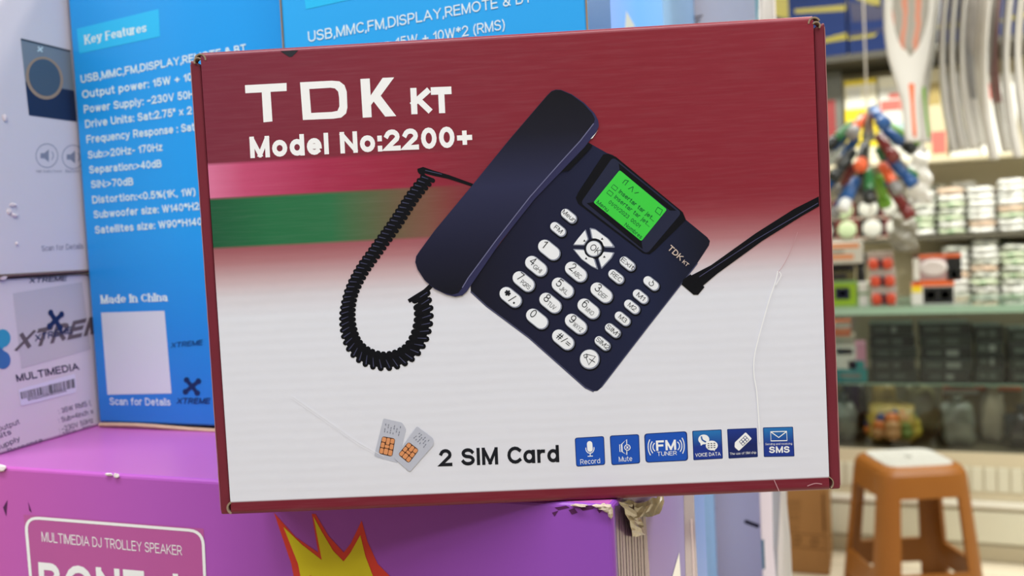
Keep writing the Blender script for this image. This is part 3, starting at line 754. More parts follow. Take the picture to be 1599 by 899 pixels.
# --- SIM cards and their caption
sc = Print(FM)
def S7(x, y): return (580+x/4.997, 640+y/4.997)
SIMG = mat('sim_grey_ink', (176, 178, 190), 0.38, 0.35, 1.2); CHIP = mat('chip_copper_ink', (206, 138, 92), 0.38, 0.35, 1.2); CHIPL = mat('chip_line_ink', (74, 44, 32), 0.38, 0.35); SIMT = mat('sim_text_ink', (118, 122, 136), 0.38, 0.35)
def sim(card, chip, layer, tx):
    sc.poly(rounded([S7(*q) for q in card], 3, 3), SIMG, layer)
    sc.poly(rounded([S7(*q) for q in chip], 4, 3), CHIPL, layer+1)
    c = quadmap([S7(*q) for q in chip])
    for x0, x1, y0, y1 in ((0.04, 0.34, 0.04, 0.3), (0.38, 0.64, 0.04, 0.4), (0.68, 0.96, 0.04, 0.3), (0.04, 0.3, 0.34, 0.62), (0.7, 0.96, 0.34, 0.62), (0.04, 0.3, 0.66, 0.96), (0.34, 0.64, 0.64, 0.96), (0.68, 0.96, 0.66, 0.96), (0.34, 0.66, 0.43, 0.6)):
        sc.rquad([c(x0, y0), c(x1, y0), c(x1, y1), c(x0, y1)], 1.6, CHIP, layer+2, 2)
    q = quadmap([S7(*v) for v in tx])
    for i in range(6):
        for j in range(4):
            if (i*3+j*5) % 7 < 5: sc.line([q(0.05+i*0.16, j*0.27), q(0.05+i*0.16, j*0.27+0.2)], 1.1, SIMT, layer+1)
sim([(93, 64), (240, 98), (272, 150), (206, 414), (20, 362)], [(84, 203), (187, 222), (162, 364), (56, 338)], 1, [(105, 105), (250, 130), (232, 205), (95, 170)])
sim([(355, 125), (484, 222), (485, 272), (300, 482), (176, 374)], [(290, 246), (372, 310), (292, 414), (208, 345)], 4, [(375, 175), (465, 240), (420, 305), (325, 215)])
sc.build('sim_card_picture', lid)
cp = Print(FM)
cp.text('2 SIM C@rd', (683, 728.3), (873.5, 721.3), 27, BLACK_INK, 1, bold=0.03, up=(-0.04, -1))
cp.build('caption_lettering', lid)
# --- feature icons
def I8(x, y): return (890+x/4.3216, 650+y/4.3216)
IBLUE = mat('icon_blue_ink', (28, 78, 172), 0.38, 0.35, 1.2); IEDGE = mat('icon_edge_ink', (24, 52, 118), 0.38, 0.35)
ig = lambda n, a, b: ramp_mat(n, 'Z', 0.016, 0.038, [(0, a), (0.3, a), (0.9, b), (1, b)], 0.38, 0.35, 1.2)
ISKY = ig('icon_sky_ink', (30, 52, 134), (44, 140, 200)); INAVY = ig('icon_navy_ink', (24, 36, 92), (34, 62, 150))
def icon(q, fill, r, name, draw, edge=IEDGE):
    ip = Print(FM); q = [I8(*v) for v in q]
    ip.rquad(q, r, edge, 1); c = quadmap(q)
    ip.rquad([c(0.025, 0.025), c(0.975, 0.025), c(0.975, 0.975), c(0.025, 0.975)], r*0.9, fill, 2)
    draw(ip, c); ip.build(name, lid)
W3 = WHITE_INK
def d_rec(ip, c):
    x = c(0.5, 0.36); ip.pill(c(0.5, 0.33), 17, 8.5, rad(86), W3, 3)
    m = [c(0.36, 0.36), c(0.37, 0.46), c(0.43, 0.54), c(0.5, 0.56), c(0.57, 0.54), c(0.63, 0.46), c(0.64, 0.36)]
    ip.line(smooth(m, 4), 1.3, W3, 3); ip.line([c(0.5, 0.55), c(0.5, 0.66)], 1.4, W3, 3); ip.line([c(0.41, 0.665), c(0.59, 0.665)], 1.3, W3, 3)
    ip.text('Record', c(0.15, 0.93), c(0.83, 0.93), 8, W3, 3)
def d_mute(ip, c):
    ip.line([c(0.32, 0.32), c(0.38, 0.32), c(0.38, 0.56), c(0.32, 0.56)], 1.2, W3, 3, closed=True)
    ip.line([c(0.4, 0.3), c(0.57, 0.16), c(0.55, 0.68), c(0.4, 0.57)], 1.4, W3, 3, closed=True)
    ip.ellipse(c(0.58, 0.43), 5.2, 5.2, IBLUE, 4); ip.ring(c(0.58, 0.43), 4.3, 4.3, 1.3, W3, 5)
    ip.line([c(0.545, 0.39), c(0.615, 0.47)], 1.1, W3, 5); ip.line([c(0.615, 0.39), c(0.545, 0.47)], 1.1, W3, 5)
    ip.text('Mute', c(0.27, 0.9), c(0.73, 0.9), 8, W3, 3)
def d_fm(ip, c):
    ip.text('FM', c(0.265, 0.61), c(0.735, 0.61), 16, W3, 3, bold=0.03); ip.text('TUNER', c(0.28, 0.79), c(0.74, 0.79), 6.6, W3, 3, bold=0.005)
    for k, hh in enumerate((0.14, 0.2, 0.27)):
        x = 0.21-0.055*k
        for sg in (0, 1):
            X = lambda t: (t if sg == 0 else 1-t)
            ip.line(smooth([c(X(x+0.025), 0.48-hh), c(X(x-0.015), 0.48-hh*0.4), c(X(x-0.015), 0.48+hh*0.4), c(X(x+0.025), 0.48+hh)], 4), 1.5, W3, 3)
def d_voice(ip, c):
    ip.ellipse(c(0.38, 0.31), 8.6, 7.6, W3, 3); ip.poly([c(0.25, 0.4), c(0.27, 0.52), c(0.4, 0.44)], W3, 3)
    ip.line(smooth([c(0.3, 0.2), c(0.33, 0.32), c(0.45, 0.4)], 4), 2.2, ISKY, 4)
    ip.ellipse(c(0.64, 0.53), 9.4, 7.6, W3, 4); ip.poly([c(0.66, 0.62), c(0.72, 0.73), c(0.78, 0.6)], W3, 4)
    for y in (0.46, 0.53, 0.60):
        for x in (0.5, 0.6, 0.7): ip.line([c(x, y), c(x+0.06, y)], 1.1, BLACK_INK, 5)
    ip.text('VOICE DATA', c(0.07, 0.89), c(0.93, 0.89), 5.6, W3, 3, bold=0.012)
def d_chip(ip, c):
    ip.poly(rounded([c(0.24, 0.46), c(0.62, 0.13), c(0.82, 0.36), c(0.36, 0.76), c(0.22, 0.62)], 1.5, 2), W3, 3)
    g = quadmap([c(0.38, 0.44), c(0.6, 0.24), c(0.73, 0.39), c(0.5, 0.59)])
    ip.poly([g(0, 0), g(1, 0), g(1, 1), g(0, 1)], INAVY, 4)
    for i in range(3):
        for j in range(2): ip.poly([g(0.06+i*0.32, 0.08+j*0.48), g(0.3+i*0.32, 0.08+j*0.48), g(0.3+i*0.32, 0.44+j*0.48), g(0.06+i*0.32, 0.44+j*0.48)], W3, 5)
    ip.text('The use of SIM chip', c(0.05, 0.88), c(0.95, 0.88), 3.8, W3, 3)
def d_sms(ip, c):
    ip.line([c(0.25, 0.15), c(0.78, 0.15), c(0.78, 0.46), c(0.25, 0.46)], 1.6, W3, 3, closed=True)
    ip.line([c(0.26, 0.16), c(0.51, 0.35), c(0.77, 0.16)], 1.5, W3, 3)
    ip.text('Sending and receiving', c(0.06, 0.60), c(0.94, 0.60), 3.2, W3, 3); ip.text('SMS', c(0.17, 0.87), c(0.85, 0.87), 10.2, W3, 3, bold=0.03)
icon([(32, 144), (230, 132), (238, 326), (42, 339)], IBLUE, 4, 'record_icon', d_rec)
icon([(268, 129), (466, 119), (474, 316), (280, 329)], IBLUE, 4, 'mute_icon', d_mute)
icon([(500, 116), (790, 99), (798, 298), (510, 312)], IBLUE, 5.5, 'radio_icon', d_fm)
icon([(825, 97), (1023, 87), (1032, 284), (833, 295)], ISKY, 1.6, 'voice_icon', d_voice)
icon([(1060, 85), (1260, 77), (1268, 273), (1070, 284)], INAVY, 1.6, 'chip_icon', d_chip)
icon([(1302, 74), (1505, 69), (1515, 269), (1308, 273)], ISKY, 1.6, 'message_icon', d_sms)
# --- creases, dents and the notch
CREASE = mat('crease_white', (246, 246, 248), 0.5, 0.3, 1.15); CRED = mat('crease_pink', (196, 150, 156), 0.5, 0.3)
cr = Print(FM); cr.line(smooth([(1245, 362), (1234, 392), (1222, 415), (1214, 425)], 4), [0.6]*13, CRED, 12); cr.build('crease', lid)
cr = Print(FM); cr.line(smooth([(1214, 423), (1210, 440), (1200, 470), (1190, 505), (1182, 535), (1177, 560), (1177, 585), (1181, 610), (1184, 650), (1186, 690)], 5), 1.5, CREASE, 12); cr.build('crease', lid)
cr = Print(FM); cr.line(smooth([(1216, 424), (1219, 430), (1211, 445)], 4), 1.0, CREASE, 12); cr.build('crease', lid)
cr = Print(FM); cr.line(smooth([(1208, 748), (1212, 757), (1216, 766)], 4), 1.2, CRED, 12); cr.build('crease', lid)
cr = Print(FM); cr.line(smooth([(1260, 758), (1272, 754), (1283, 755)], 4), 1.3, CRED, 12); cr.build('crease', lid)
cr = Print(FM); cr.line(smooth([(455, 617), (510, 655), (560, 690), (600, 712)], 4), 0.7, mat('crease_grey', (222, 222, 228), 0.5, 0.3, 1.1), 12); cr.build('crease', lid)
nt_ = Print(FM)
nt_.poly([(438, 80), (466, 78.5), (456, 88.5), (452, 89)], mat('notch_dark', (44, 46, 52), 0.6, 0.2), 2)
nt_.build('notch', lid)

# ------------------------------------------------------------------ blue cartons standing on the purple one
BL = (30, 140, 212)
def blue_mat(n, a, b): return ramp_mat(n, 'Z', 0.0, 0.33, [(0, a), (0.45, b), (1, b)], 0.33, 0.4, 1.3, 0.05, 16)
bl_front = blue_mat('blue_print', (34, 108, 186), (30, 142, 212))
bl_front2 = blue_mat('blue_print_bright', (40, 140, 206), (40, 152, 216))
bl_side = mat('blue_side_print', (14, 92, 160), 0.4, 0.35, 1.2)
WTXT = mat('white_text_ink', (214, 232, 246), 0.4, 0.3, 1.15); TAB = mat('light_blue_tab_ink', (38, 172, 232), 0.35, 0.35, 1.3); NVY = mat('navy_logo_ink', (16, 44, 92), 0.4, 0.3)
def carton(name, label, cat, x0, x1, y0, y1, z0, z1, mats, mi, bev=0.0015, rz=0, gap=None):
    t = thing(name, label, cat, ((x0+x1)/2, (y0+y1)/2, z0), rz)
    bm = NB(); hx, hy = (x1-x0)/2, (y1-y0)/2
    box(bm, -hx, hx, -hy, hy, 0, z1-z0, bev, 2, mi)
    obj('carton_body', bm, mats, t)
    return t
def serif(pp, t, p0, p1, h, m, layer):
    """bold book lettering: heavy stems with little feet"""
    p0 = Vector(p0); p1 = Vector(p1); d = (p1-p0).normalized()
    pp.text(t, tuple(p0), tuple(p1), h, m, layer, bold=0.03, serif=True, up=(-0.08, -1))
YBL = 0.487
bx0 = hit(148, 660, y=YBL).x+0.0046; bx1 = hit(443, 60, y=YBL).x
ZB = ZT+0.0035
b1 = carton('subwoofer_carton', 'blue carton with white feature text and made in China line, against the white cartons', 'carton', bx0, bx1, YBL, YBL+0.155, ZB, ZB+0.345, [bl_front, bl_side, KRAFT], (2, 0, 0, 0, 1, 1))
F1 = Face(y=YBL); q = Print(F1, 0.00012)
q.poly([(120, 45), (248, 14), (250, 57), (124, 84)], TAB, 1)
serif(q, 'Key Features', (132, 70), (230, 50), 14.5, WTXT, 2)
q.build('heading_tab', b1); q = Print(F1, 0.00012)
rows1 = [('USB,MMC,FM,DISPLAY,REMOTE & BT', (127, 130), (385, 81), 12.5), ('Output power: 15W + 10W*2 (RMS)', (129, 154), (380, 113), 12.5), ('Power Supply: ~230V 50Hz', (132, 177), (312, 152), 12.5), ('Drive Units: Sat:2.75" x 2 + 4"', (134, 200), (332, 174), 12.5),
         ('Frequency Response : Sat:180', (136, 224), (330, 201), 12.5), ('Sub:>20Hz- 170Hz', (138, 248), (255, 235), 12), ('Separation:>40dB', (140, 271), (253, 261), 12), ('SIN:>70dB', (143, 294), (209, 289), 12),
         ('Distortion:<0.5%(1K, 1W)', (145, 318), (306, 305), 12), ('Subwoofer size: W140*H250', (147, 341), (328, 326), 12), ('Satellites size: W90*H140*D', (149, 365), (333, 350), 12)]
for t, a, b, h in rows1: q.text(t, a, b, h, WTXT, 2, bold=0.02, up=(-0.08, -1))
q.build('feature_lettering', b1); q = Print(F1, 0.00012)
serif(q, 'Made in China', (157, 474), (263, 470), 13, WTXT, 2)
q.poly([(158, 488), (257, 485), (268, 614), (168, 616)], mat('white_square_ink', (206, 212, 220), 0.4, 0.3, 1.1), 1)
q.text('Scan for Details', (172, 632), (267, 633), 11.5, WTXT, 2, bold=0.012, up=(-0.08, -1))
q.build('origin_panel', b1); q = Print(F1, 0.00012)
def xlogo(pp, c, r, m, layer, rot=0.0, sx=1.0):
    for k in range(4):
        a = rot + pi/4 + k*pi/2; e = (c[0]+r*sx*math.cos(a), c[1]+r*math.sin(a))
        pp.line([c, e], [r*0.5, r*0.42], m, layer); pp.ellipse(e, r*0.34*sx, r*0.34, m, layer, n=14)
    pp.ellipse(c, r*0.34*sx, r*0.34, m, layer, n=12)
xlogo(q, (300, 603), 13, NVY, 2, 0.1); q.text('XTREME', (276, 630), (329, 630), 9, NVY, 2, bold=0.02, shear=0.2)
q.build('logo_mark', b1); q = Print(F1, 0.00012)
q.text('XTREME', (267, 543), (318, 538), 8, NVY, 2, bold=0.01, shear=0.25)
q.build('side_lettering', b1)
bm = NB()  # bottom flap edge sagging under the front
a = F1.at(149, 664); b = F1.at(335, 678)
pts = []
for k in range(13):
    t = 0.03+0.97*k/12; z = ZT + 0.0017+0.0009*math.sin(t*9)
    pts.append((a.x+(b.x+0.1-a.x)*t, YBL-0.0016, z))
tube(bm, pts, 0.0016, 6)
obj('bottom_flap', bm, mat('flap_board', (200, 168, 140), 0.8, 0.15, var=0.2, vscale=90), b1, world=True)

YBR = 0.466  # pushed back along the line of sight and enlarged instead of standing nearer
cx0 = hit(440, 40, y=YBR).x; cx1 = hit(917, 20, y=YBR).x
yd = hit(934, 20, x=cx1).y
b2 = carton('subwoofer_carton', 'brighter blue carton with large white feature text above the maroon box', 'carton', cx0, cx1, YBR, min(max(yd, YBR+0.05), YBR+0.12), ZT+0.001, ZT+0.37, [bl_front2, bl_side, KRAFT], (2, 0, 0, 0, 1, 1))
F2 = Face(y=YBR); q = Print(F2, 0.00012)
q.poly([(473, -20), (478, 14.5), (600, -12), (600, -40)], TAB, 1)
q.build('heading_tab', b2); q = Print(F2, 0.00012)
q.text('USB,MMC,FM,DISPLAY,REMOTE & BT', (482, 66), (831, 3), 16.5, WTXT, 2, bold=0.006, up=(-0.06, -1))
q.text('Output power: 15W + 10W*2 (RMS)', (486, 98), (789, 46), 16.5, WTXT, 2, bold=0.006, up=(-0.06, -1))
q.build('feature_lettering', b2)
for X in (cx0+0.0003, cx1-0.0003):
    bm = NB(); tube(bm, [(X, YBR-0.0002, ZT+0.004), (X, YBR-0.0002, ZT+0.36)], 0.0006, 5); obj('board_edge', bm, KRAFT, b2, world=True)

# ------------------------------------------------------------------ white cartons at the left
WP = Vector((-0.5242, 0.3979, 0)); WA = rad(7.0); WN = Vector((math.cos(WA), math.sin(WA), 0)); WD = Vector((-WN.y, WN.x, 0))
wm = mat('white_carton_print', (214, 206, 208), 0.5, 0.3, 1.2, var=0.03, vscale=12, bump=0.06, bscale=20)
ZW = 1.2965
def white_carton(name, label, z0, z1, out):
    c = WP - WN*(0.14-out) + WD*0.095
    t = thing(name, label, 'carton', (c.x, c.y, z0), WA)
    bm = NB(); box(bm, -0.14, 0.14, -0.105, 0.105, 0, z1-z0, 0.0015, 2, (1, 0, 0, 0, 0, 0)); obj('carton_body', bm, [wm, KRAFT], t)
    return t
w1 = white_carton('speaker_carton', 'white carton with barcode sticker and grey lettering standing on the purple carton', ZT+0.0003, ZW-0.001, 0)
w2 = white_carton('speaker_carton', 'white carton with speaker picture stacked on the barcoded white carton', ZW, ZW+0.42, 0.0012)
FW = Face(point=WP, normal=WN); q = Print(FW, 0.00012)
GB = mat('grey_brown_logo_ink', (110, 98, 100), 0.4, 0.3); DB = mat('dark_blue_grey_ink', (58, 56, 84), 0.4, 0.3); TEAL = mat('teal_logo_ink', (52, 152, 184), 0.4, 0.3, 1.2); TEAL2 = mat('blue_logo_ink', (60, 112, 168), 0.4, 0.3, 1.2)
q.poly([(20, 458), (128, 440), (142, 545), (33, 575)], mat('taped_patch', (206, 200, 202), 0.3, 0.4, 1.05), 1)
q.text('XTREME', (22, 549), (190, 512), 28, GB, 2, bold=0.04, shear=0.3, up=(0.05, -1))
xlogo(q, (86, 500), 15, NVY, 3, 0.12, 0.8); q.text('XTREME', (54, 533), (114, 519), 10, NVY, 3, bold=0.02, shear=0.25)
q.build('logo_mark', w1); q = Print(FW, 0.00012)
q.text('XTREME', (45, 442), (105, 438), 8, DB, 2, bold=0.02, shear=0.2)
q.text('MULTIMEDIA', (26, 596), (124, 577), 11.5, DB, 2, bold=0.02)
q.build('name_lettering', w1); q = Print(FW, 0.00012)
q.poly(rounded([(28, 608), (117, 583), (119, 612), (32, 634)], 3, 3), mat('barcode_sticker', (226, 224, 234), 0.35, 0.4, 1.1), 2)
bq = quadmap([(31, 612), (115, 591), (116, 605), (33, 623)])
x = 0.0
while x < 1:
    ww = random.choice((0.008, 0.008, 0.014, 0.02)); q.poly([bq(x, 0), bq(min(1, x+ww), 0), bq(min(1, x+ww), 1), bq(x, 1)], BLACK_INK, 3); x += ww+random.choice((0.009, 0.014, 0.02))
q.text('WXN20240806202002', (43, 626), (103, 611), 4.5, BLACK_INK, 3, bold=0.01)
q.build('barcode_sticker', w1); q = Print(FW, 0.00012)
GT = mat('grey_text_ink', (96, 92, 116), 0.4, 0.3)
for t, a, b in (('Output', (-4, 675), (31, 661)), ('Units', (-14, 690), (18, 677)), ('Supply', (-6, 704), (32, 687)), ('Frequency Response', (-50, 730), (67, 690)),
                (': 35W RMS (', (92, 646), (142, 632)), (': Sub=4inch x', (92, 660), (146, 645)), (': ~230V 50Hz', (93, 675), (146, 659)), (': 35Hz - 20k', (94, 684), (146, 670))):
    q.text(t, a, b, 8, GT, 2, bold=0.005)
for v in q.bm.verts: v.co.z = max(v.co.z, ZT+0.0012)
q.build('data_lettering', w1); q = Print(FW, 0.00012)
for k in range(2):
    q.line([(-12, 530 if k == 0 else 562), (3, 545)], 17, TEAL if k == 0 else TEAL2, 2)
    q.ellipse((4, 528 if k == 0 else 562), 12, 14, TEAL if k == 0 else TEAL2, 2)
q.build('corner_logo', w1)
FW2 = Face(point=WP+WN*0.0012, normal=WN); q = Print(FW2, 0.00012)
sq = quadmap([(32, 61), (110, 80), (120, 190), (45, 180)])
q.poly([sq(0, 0), sq(1, 0), sq(1, 0.56), sq(0, 0.56)], mat('pictured_grey_ink', (128, 138, 146), 0.4, 0.3, 1.1), 1)
q.poly([sq(0, 0.56), sq(1, 0.56), sq(1, 1), sq(0, 1)], mat('pictured_navy_ink', (36, 50, 80), 0.4, 0.3, 1.1), 1)
q.line([sq(0, 0), sq(1, 0)], 2.5, mat('pictured_edge_ink', (56, 62, 74), 0.4, 0.3), 2)
q.ellipse((69, 122), 28.5, 34, mat('pictured_ring_ink', (168, 144, 120), 0.4, 0.3, 1.1), 2, -0.35); q.ellipse((69, 121), 24, 29.5, mat('pictured_cone_ink', (78, 96, 112), 0.4, 0.3, 1.1), 3, -0.35)
xlogo(q, (62, 77), 4, WTXT, 3, 0.1)
q.build('speaker_picture', w2); q = Print(FW2, 0.00012)
ICG = mat('icon_grey_ink', (150, 152, 166), 0.4, 0.3)
for c in ((73, 243), (114, 245)):
    q.ring(c, 17, 18.5, 1.1, ICG, 1); q.poly([(c[0]-10, c[1]-4), (c[0]-4, c[1]-4), (c[0]+3, c[1]-10), (c[0]+3, c[1]+10), (c[0]-4, c[1]+4), (c[0]-10, c[1]+4)], ICG, 1)
    q.ring((c[0]+3, c[1]), 7, 8, 1.2, ICG, 1, a0=-0.9, a1=0.9)
    q.build('feature_icon', w2); q = Print(FW2, 0.00012)
q.text('High Quality Sound', (56, 269), (96, 269), 4, ICG, 1); q.text('Bluetooth', (102, 269), (124, 269), 4, ICG, 1)
q.text('Scan for Details', (65, 392), (130, 388), 8.5, mat('pale_text_ink', (128, 126, 144), 0.4, 0.3), 1)
q.build('small_lettering', w2)
bm = NB()
for i, (x, y, a, b) in enumerate(((7, 184, .002, .0025), (14, 330, .0018, .002), (22, 336, .003, .0012), (20, 320, .003, .0012), (26, 380, .0012, .0012), (4, 433, .003, .0016))):
    chip(x, y, 0.0006, a, b, 60+i, FW2, 0.0004)
obj('worn_spot', bm, WORN, w2, world=True)
bm = NB(); a = FW2.at(-8, 435); b = FW2.at(124, 424)
tube(bm, [tuple(WP+WN*0.001+WD*(0.2*k/10-0.01)+Vector((0, 0, ZW+0.0009))) for k in range(11)], 0.0013, 6)
obj('bottom_flap', bm, mat('flap_shadow_board', (120, 100, 96), 0.85, 0.1), w2, world=True)

# ------------------------------------------------------------------ cartons behind, on the right
YC = 0.80
wrap = ramp_mat('blue_wrap_print', 'X', -0.08, 0.08, [(0, (140, 190, 232)), (0.3, (160, 170, 222)), (0.6, (120, 176, 232)), (1, (150, 190, 236))], 0.2, 0.5, 1.2)
ax0 = hit(905, 40, y=YC).x; ax1 = hit(1036, 40, y=YC).x
wc = carton('wrapped_carton', 'pale blue carton wrapped in shiny plastic between blue and white cartons', 'carton', ax0, ax1, YC, YC+0.165, 0, 1.75, [wrap, KRAFT], (1, 0, 0, 0, 0, 0))
q = Print(Face(y=YC), 0.0002)
q.poly([(978, 17), (992, 42), (976, 45)], mat('cream_flash_ink', (216, 214, 190), 0.4, 0.3), 1)
q.line([(945, -10), (952, 60)], 6, mat('wrap_glint', (214, 210, 240), 0.2, 0.5), 1)
q.build('front_print', wc)
YW = 0.98
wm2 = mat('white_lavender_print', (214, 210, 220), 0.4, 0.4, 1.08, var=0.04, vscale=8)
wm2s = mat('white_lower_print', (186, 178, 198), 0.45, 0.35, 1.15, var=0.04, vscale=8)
ux0 = hit(1036, 20, y=YW).x; ux1 = hit(1181, 20, y=YW).x
lx0 = hit(1098, 850, y=YW).x; lx1 = hit(1190, 850, y=YW).x
lyb = hit(1205, 850, x=lx1).y
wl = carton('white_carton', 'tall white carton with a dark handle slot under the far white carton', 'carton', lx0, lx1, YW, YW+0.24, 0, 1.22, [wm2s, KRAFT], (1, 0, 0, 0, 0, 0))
q = Print(Face(y=YW), 0.0003)
q.pill((1174, 817.5), 25, 6, rad(20), mat('slot_dark', (44, 36, 48), 0.7, 0.1), 1)
q.line([(1104, 760), (1112, 905)], 8, mat('edge_print', (150, 132, 152), 0.5, 0.3), 1)
q.line([(1191, 842), (1193, 888)], 4, mat('teal_mark_ink', (92, 138, 150), 0.4, 0.3), 2)
q.text('100', (1106, 796), (1118, 796), 4, GT, 2)
q.build('front_print', wl)
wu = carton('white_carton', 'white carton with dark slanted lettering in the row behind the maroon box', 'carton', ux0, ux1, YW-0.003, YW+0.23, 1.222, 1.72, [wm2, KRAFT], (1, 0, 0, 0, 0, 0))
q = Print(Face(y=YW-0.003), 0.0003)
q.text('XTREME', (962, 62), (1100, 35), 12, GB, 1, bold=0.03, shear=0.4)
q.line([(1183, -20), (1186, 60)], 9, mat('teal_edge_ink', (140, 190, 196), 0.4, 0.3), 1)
q.line([(1040, -20), (1046, 60)], 8, mat('edge_shadow_tan', (170, 160, 160), 0.5, 0.3), 1)  # tan strip paints the blurred brown shadow down the left edge
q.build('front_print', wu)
# clear plastic sheet hanging down the side of the stack
bm = NB(); rows = []
X0 = max(lx1, ux1)+0.0145; YE = hit(1218, 850, x=X0).y
for j in range(25):
    z = 0.35+1.4*j/24; row = []
    for i in range(9):
        y = YW-0.012+(YE-YW+0.012)*i/8
        row.append(bm.verts.new((X0+0.004*math.sin(i*1.7+j*0.5)+0.004*math.sin(j*0.9+i), y, z)))
    rows.append(row)
for A, B in zip(rows, rows[1:]):
    for i in range(8): bm.faces.new((A[i], A[i+1], B[i+1], B[i]))
bmesh.ops.solidify(bm, geom=bm.faces[:], thickness=0.0004)
sheet = obj('plastic_sheet', bm, mat('cloudy_plastic', (220, 214, 208), 0.22, 0.6, 1.0, alpha=0.72, var=0.06, vscale=9), smooth=True)
tag(sheet, 'cloudy clear plastic sheet hanging down the far white cartons', 'plastic sheet')

# ------------------------------------------------------------------ brown carton on the floor
k0 = hit(1228, 893, z=0); k1 = hit(1297, 893, z=0)
kt = hit(1250, 742, y=k0.y).z
km = mat('brown_kraft', (134, 96, 56), 0.75, 0.2, 1.15, var=0.06, vscale=10)
kw = k1.x-k0.x
kc = carton('brown_carton', 'brown cardboard carton on the floor left of the stool', 'carton', k0.x-0.02, k1.x, k0.y, k0.y+0.27, 0, 0.46, [km, mat('brown_kraft_side', (142, 104, 60), 0.75, 0.2, 1.15, var=0.05, vscale=9)], (0, 0, 0, 0, 0, 1), 0.004)
q = Print(Face(y=k0.y), 0.0006)
KI = mat('brown_print_ink', (84, 56, 30), 0.7, 0.1)
for r in range(3): q.text('TV 24 PCS', (1234+r*7, 830), (1236+r*7, 780), 5, KI, 1)
q.line([(1231, 832), (1288, 836), (1289, 858), (1232, 852)], 1.2, KI, 1, closed=True)
q.ring((1245, 843), 5, 5, 2, KI, 1); q.ring((1272, 846), 5, 5, 2, KI, 1)
q.line([(1285, 770), (1287, 830)], 3, KI, 1)
q.build('front_print', kc)

# ------------------------------------------------------------------ stool
def stool(cx, cy, rz, H, top, base):
    t = thing('plastic_stool', 'brown plastic stool with white patterned seat in front of the glass counter', 'stool', (cx, cy, 0), rz)
    M_ = mat('brown_plastic', (138, 84, 28), 0.38, 0.4, 1.0, var=0.05, vscale=14)
    n = 96
    def sq(half, a, e):
        c, s_ = math.cos(a), math.sin(a)
        r = 1/((abs(c)**e+abs(s_)**e)**(1/e)); return half*r*c, half*r*s_
    angs = []
    for k in range(n):
        angs.append(2*pi*k/n + pi/n)
    levels = [0, 0.03, 0.06, 0.10, 0.15, 0.20, 0.26, 0.32, H*0.80, H*0.86, H*0.91, H*0.95, H*0.98, H]
    def half(z):
        f = z/H
        if f < 0.91: return base + (top+0.012-base)*(f/0.91)
        u = (f-0.91)/0.09; return top+0.012 - 0.034*(1-math.sqrt(max(0, 1-u*u)))
    grids = {}
    def cell(k):
        a = (angs[k]+pi/n) % (pi/2); d = a-pi/4  # 0 at a corner of the square
        s_ = (math.degrees(angs[k]+pi/n) + 45) % 90 - 45   # -45..45, 0 at the middle of a side
        side = int(((math.degrees(angs[k]+pi/n)+45) % 360)//90); corner = int((math.degrees(angs[k]+pi/n) % 360)//90)
        return abs(s_), side, corner
    groups = {}
    for j in range(len(levels)-1):
        z0, z1 = levels[j], levels[j+1]; zm = (z0+z1)/2
        for k in range(n):
            s_, side, corner = cell(k); k2 = (k+1) % n
            if s_ < 30.5:
                if zm < 0.06: continue
                if zm < 0.15: g = ('stretcher', side)
                elif zm < H*0.80: continue
                else: g = ('seat', 0)
            else: g = ('seat', 0) if zm > H*0.80 else ('leg', corner)
            groups.setdefault(g, []).append((k, k2, z0, z1))
    for (nm, idx), cells in groups.items():
        bm = NB(); vv = {}
        def V(k, z):
            if (k, z) not in vv:
                x, y = sq(half(z), angs[k], 5.0); vv[(k, z)] = bm.verts.new((x, y, z))
            return vv[(k, z)]
        for k, k2, z0, z1 in cells: bm.faces.new((V(k, z0), V(k2, z0), V(k2, z1), V(k, z1)))
        if nm == 'seat':
            ring = [V(k, H) for k in range(n)]; bm.faces.new(ring)
        bmesh.ops.recalc_face_normals(bm, faces=bm.faces[:])
        o = obj(nm, bm, M_, t)
        so = o.modifiers.new('thick', 'SOLIDIFY'); so.thickness = 0.014 if nm != 'seat' else 0.006; so.offset = -1
    bm = NB(); ring0 = []; ring1 = []
    for k in range(n):
        x, y = sq(top-0.026, angs[k], 6.0); ring0.append(bm.verts.new((x, y, H))); ring1.append(bm.verts.new((x*0.985, y*0.985, H+0.003)))
    for k in range(n): bm.faces.new((ring0[k], ring0[(k+1) % n], ring1[(k+1) % n], ring1[k]))
    bm.faces.new(ring1)
    m = bpy.data.materials.new('white_seat_pattern'); m.use_nodes = True; nt = m.node_tree; b = nt.nodes['Principled BSDF']
    tc = nt.nodes.new('ShaderNodeTexCoord'); vo = nt.nodes.new('ShaderNodeTexWave'); vo.inputs['Scale'].default_value = 22; vo.inputs['Distortion'].default_value = 6
    rp = nt.nodes.new('ShaderNodeValToRGB'); setramp(rp, [(0, (176, 178, 170)), (0.35, (226, 226, 216)), (1, (242, 242, 234))], 0.66)
    nt.links.new(tc.outputs['Object'], vo.inputs['Vector']); nt.links.new(vo.outputs['Fac'], rp.inputs[0]); nt.links.new(rp.outputs[0], b.inputs['Base Color'])
    b.inputs['Roughness'].default_value = 0.4
    pad = obj('seat_panel', bm, m, t); pad['label'] = 'white patterned panel'
    bm = NB(); lathe(bm, [(0.012, H+0.003), (0.012, H+0.0042), (0.004, H+0.0042)], 12)
    obj('seat_hole', bm, mat('hole_dark', (120, 118, 110), 0.6, 0.2), t)
    return t
stool(0.105, 3.33, rad(22), 0.495, 0.142, 0.198)

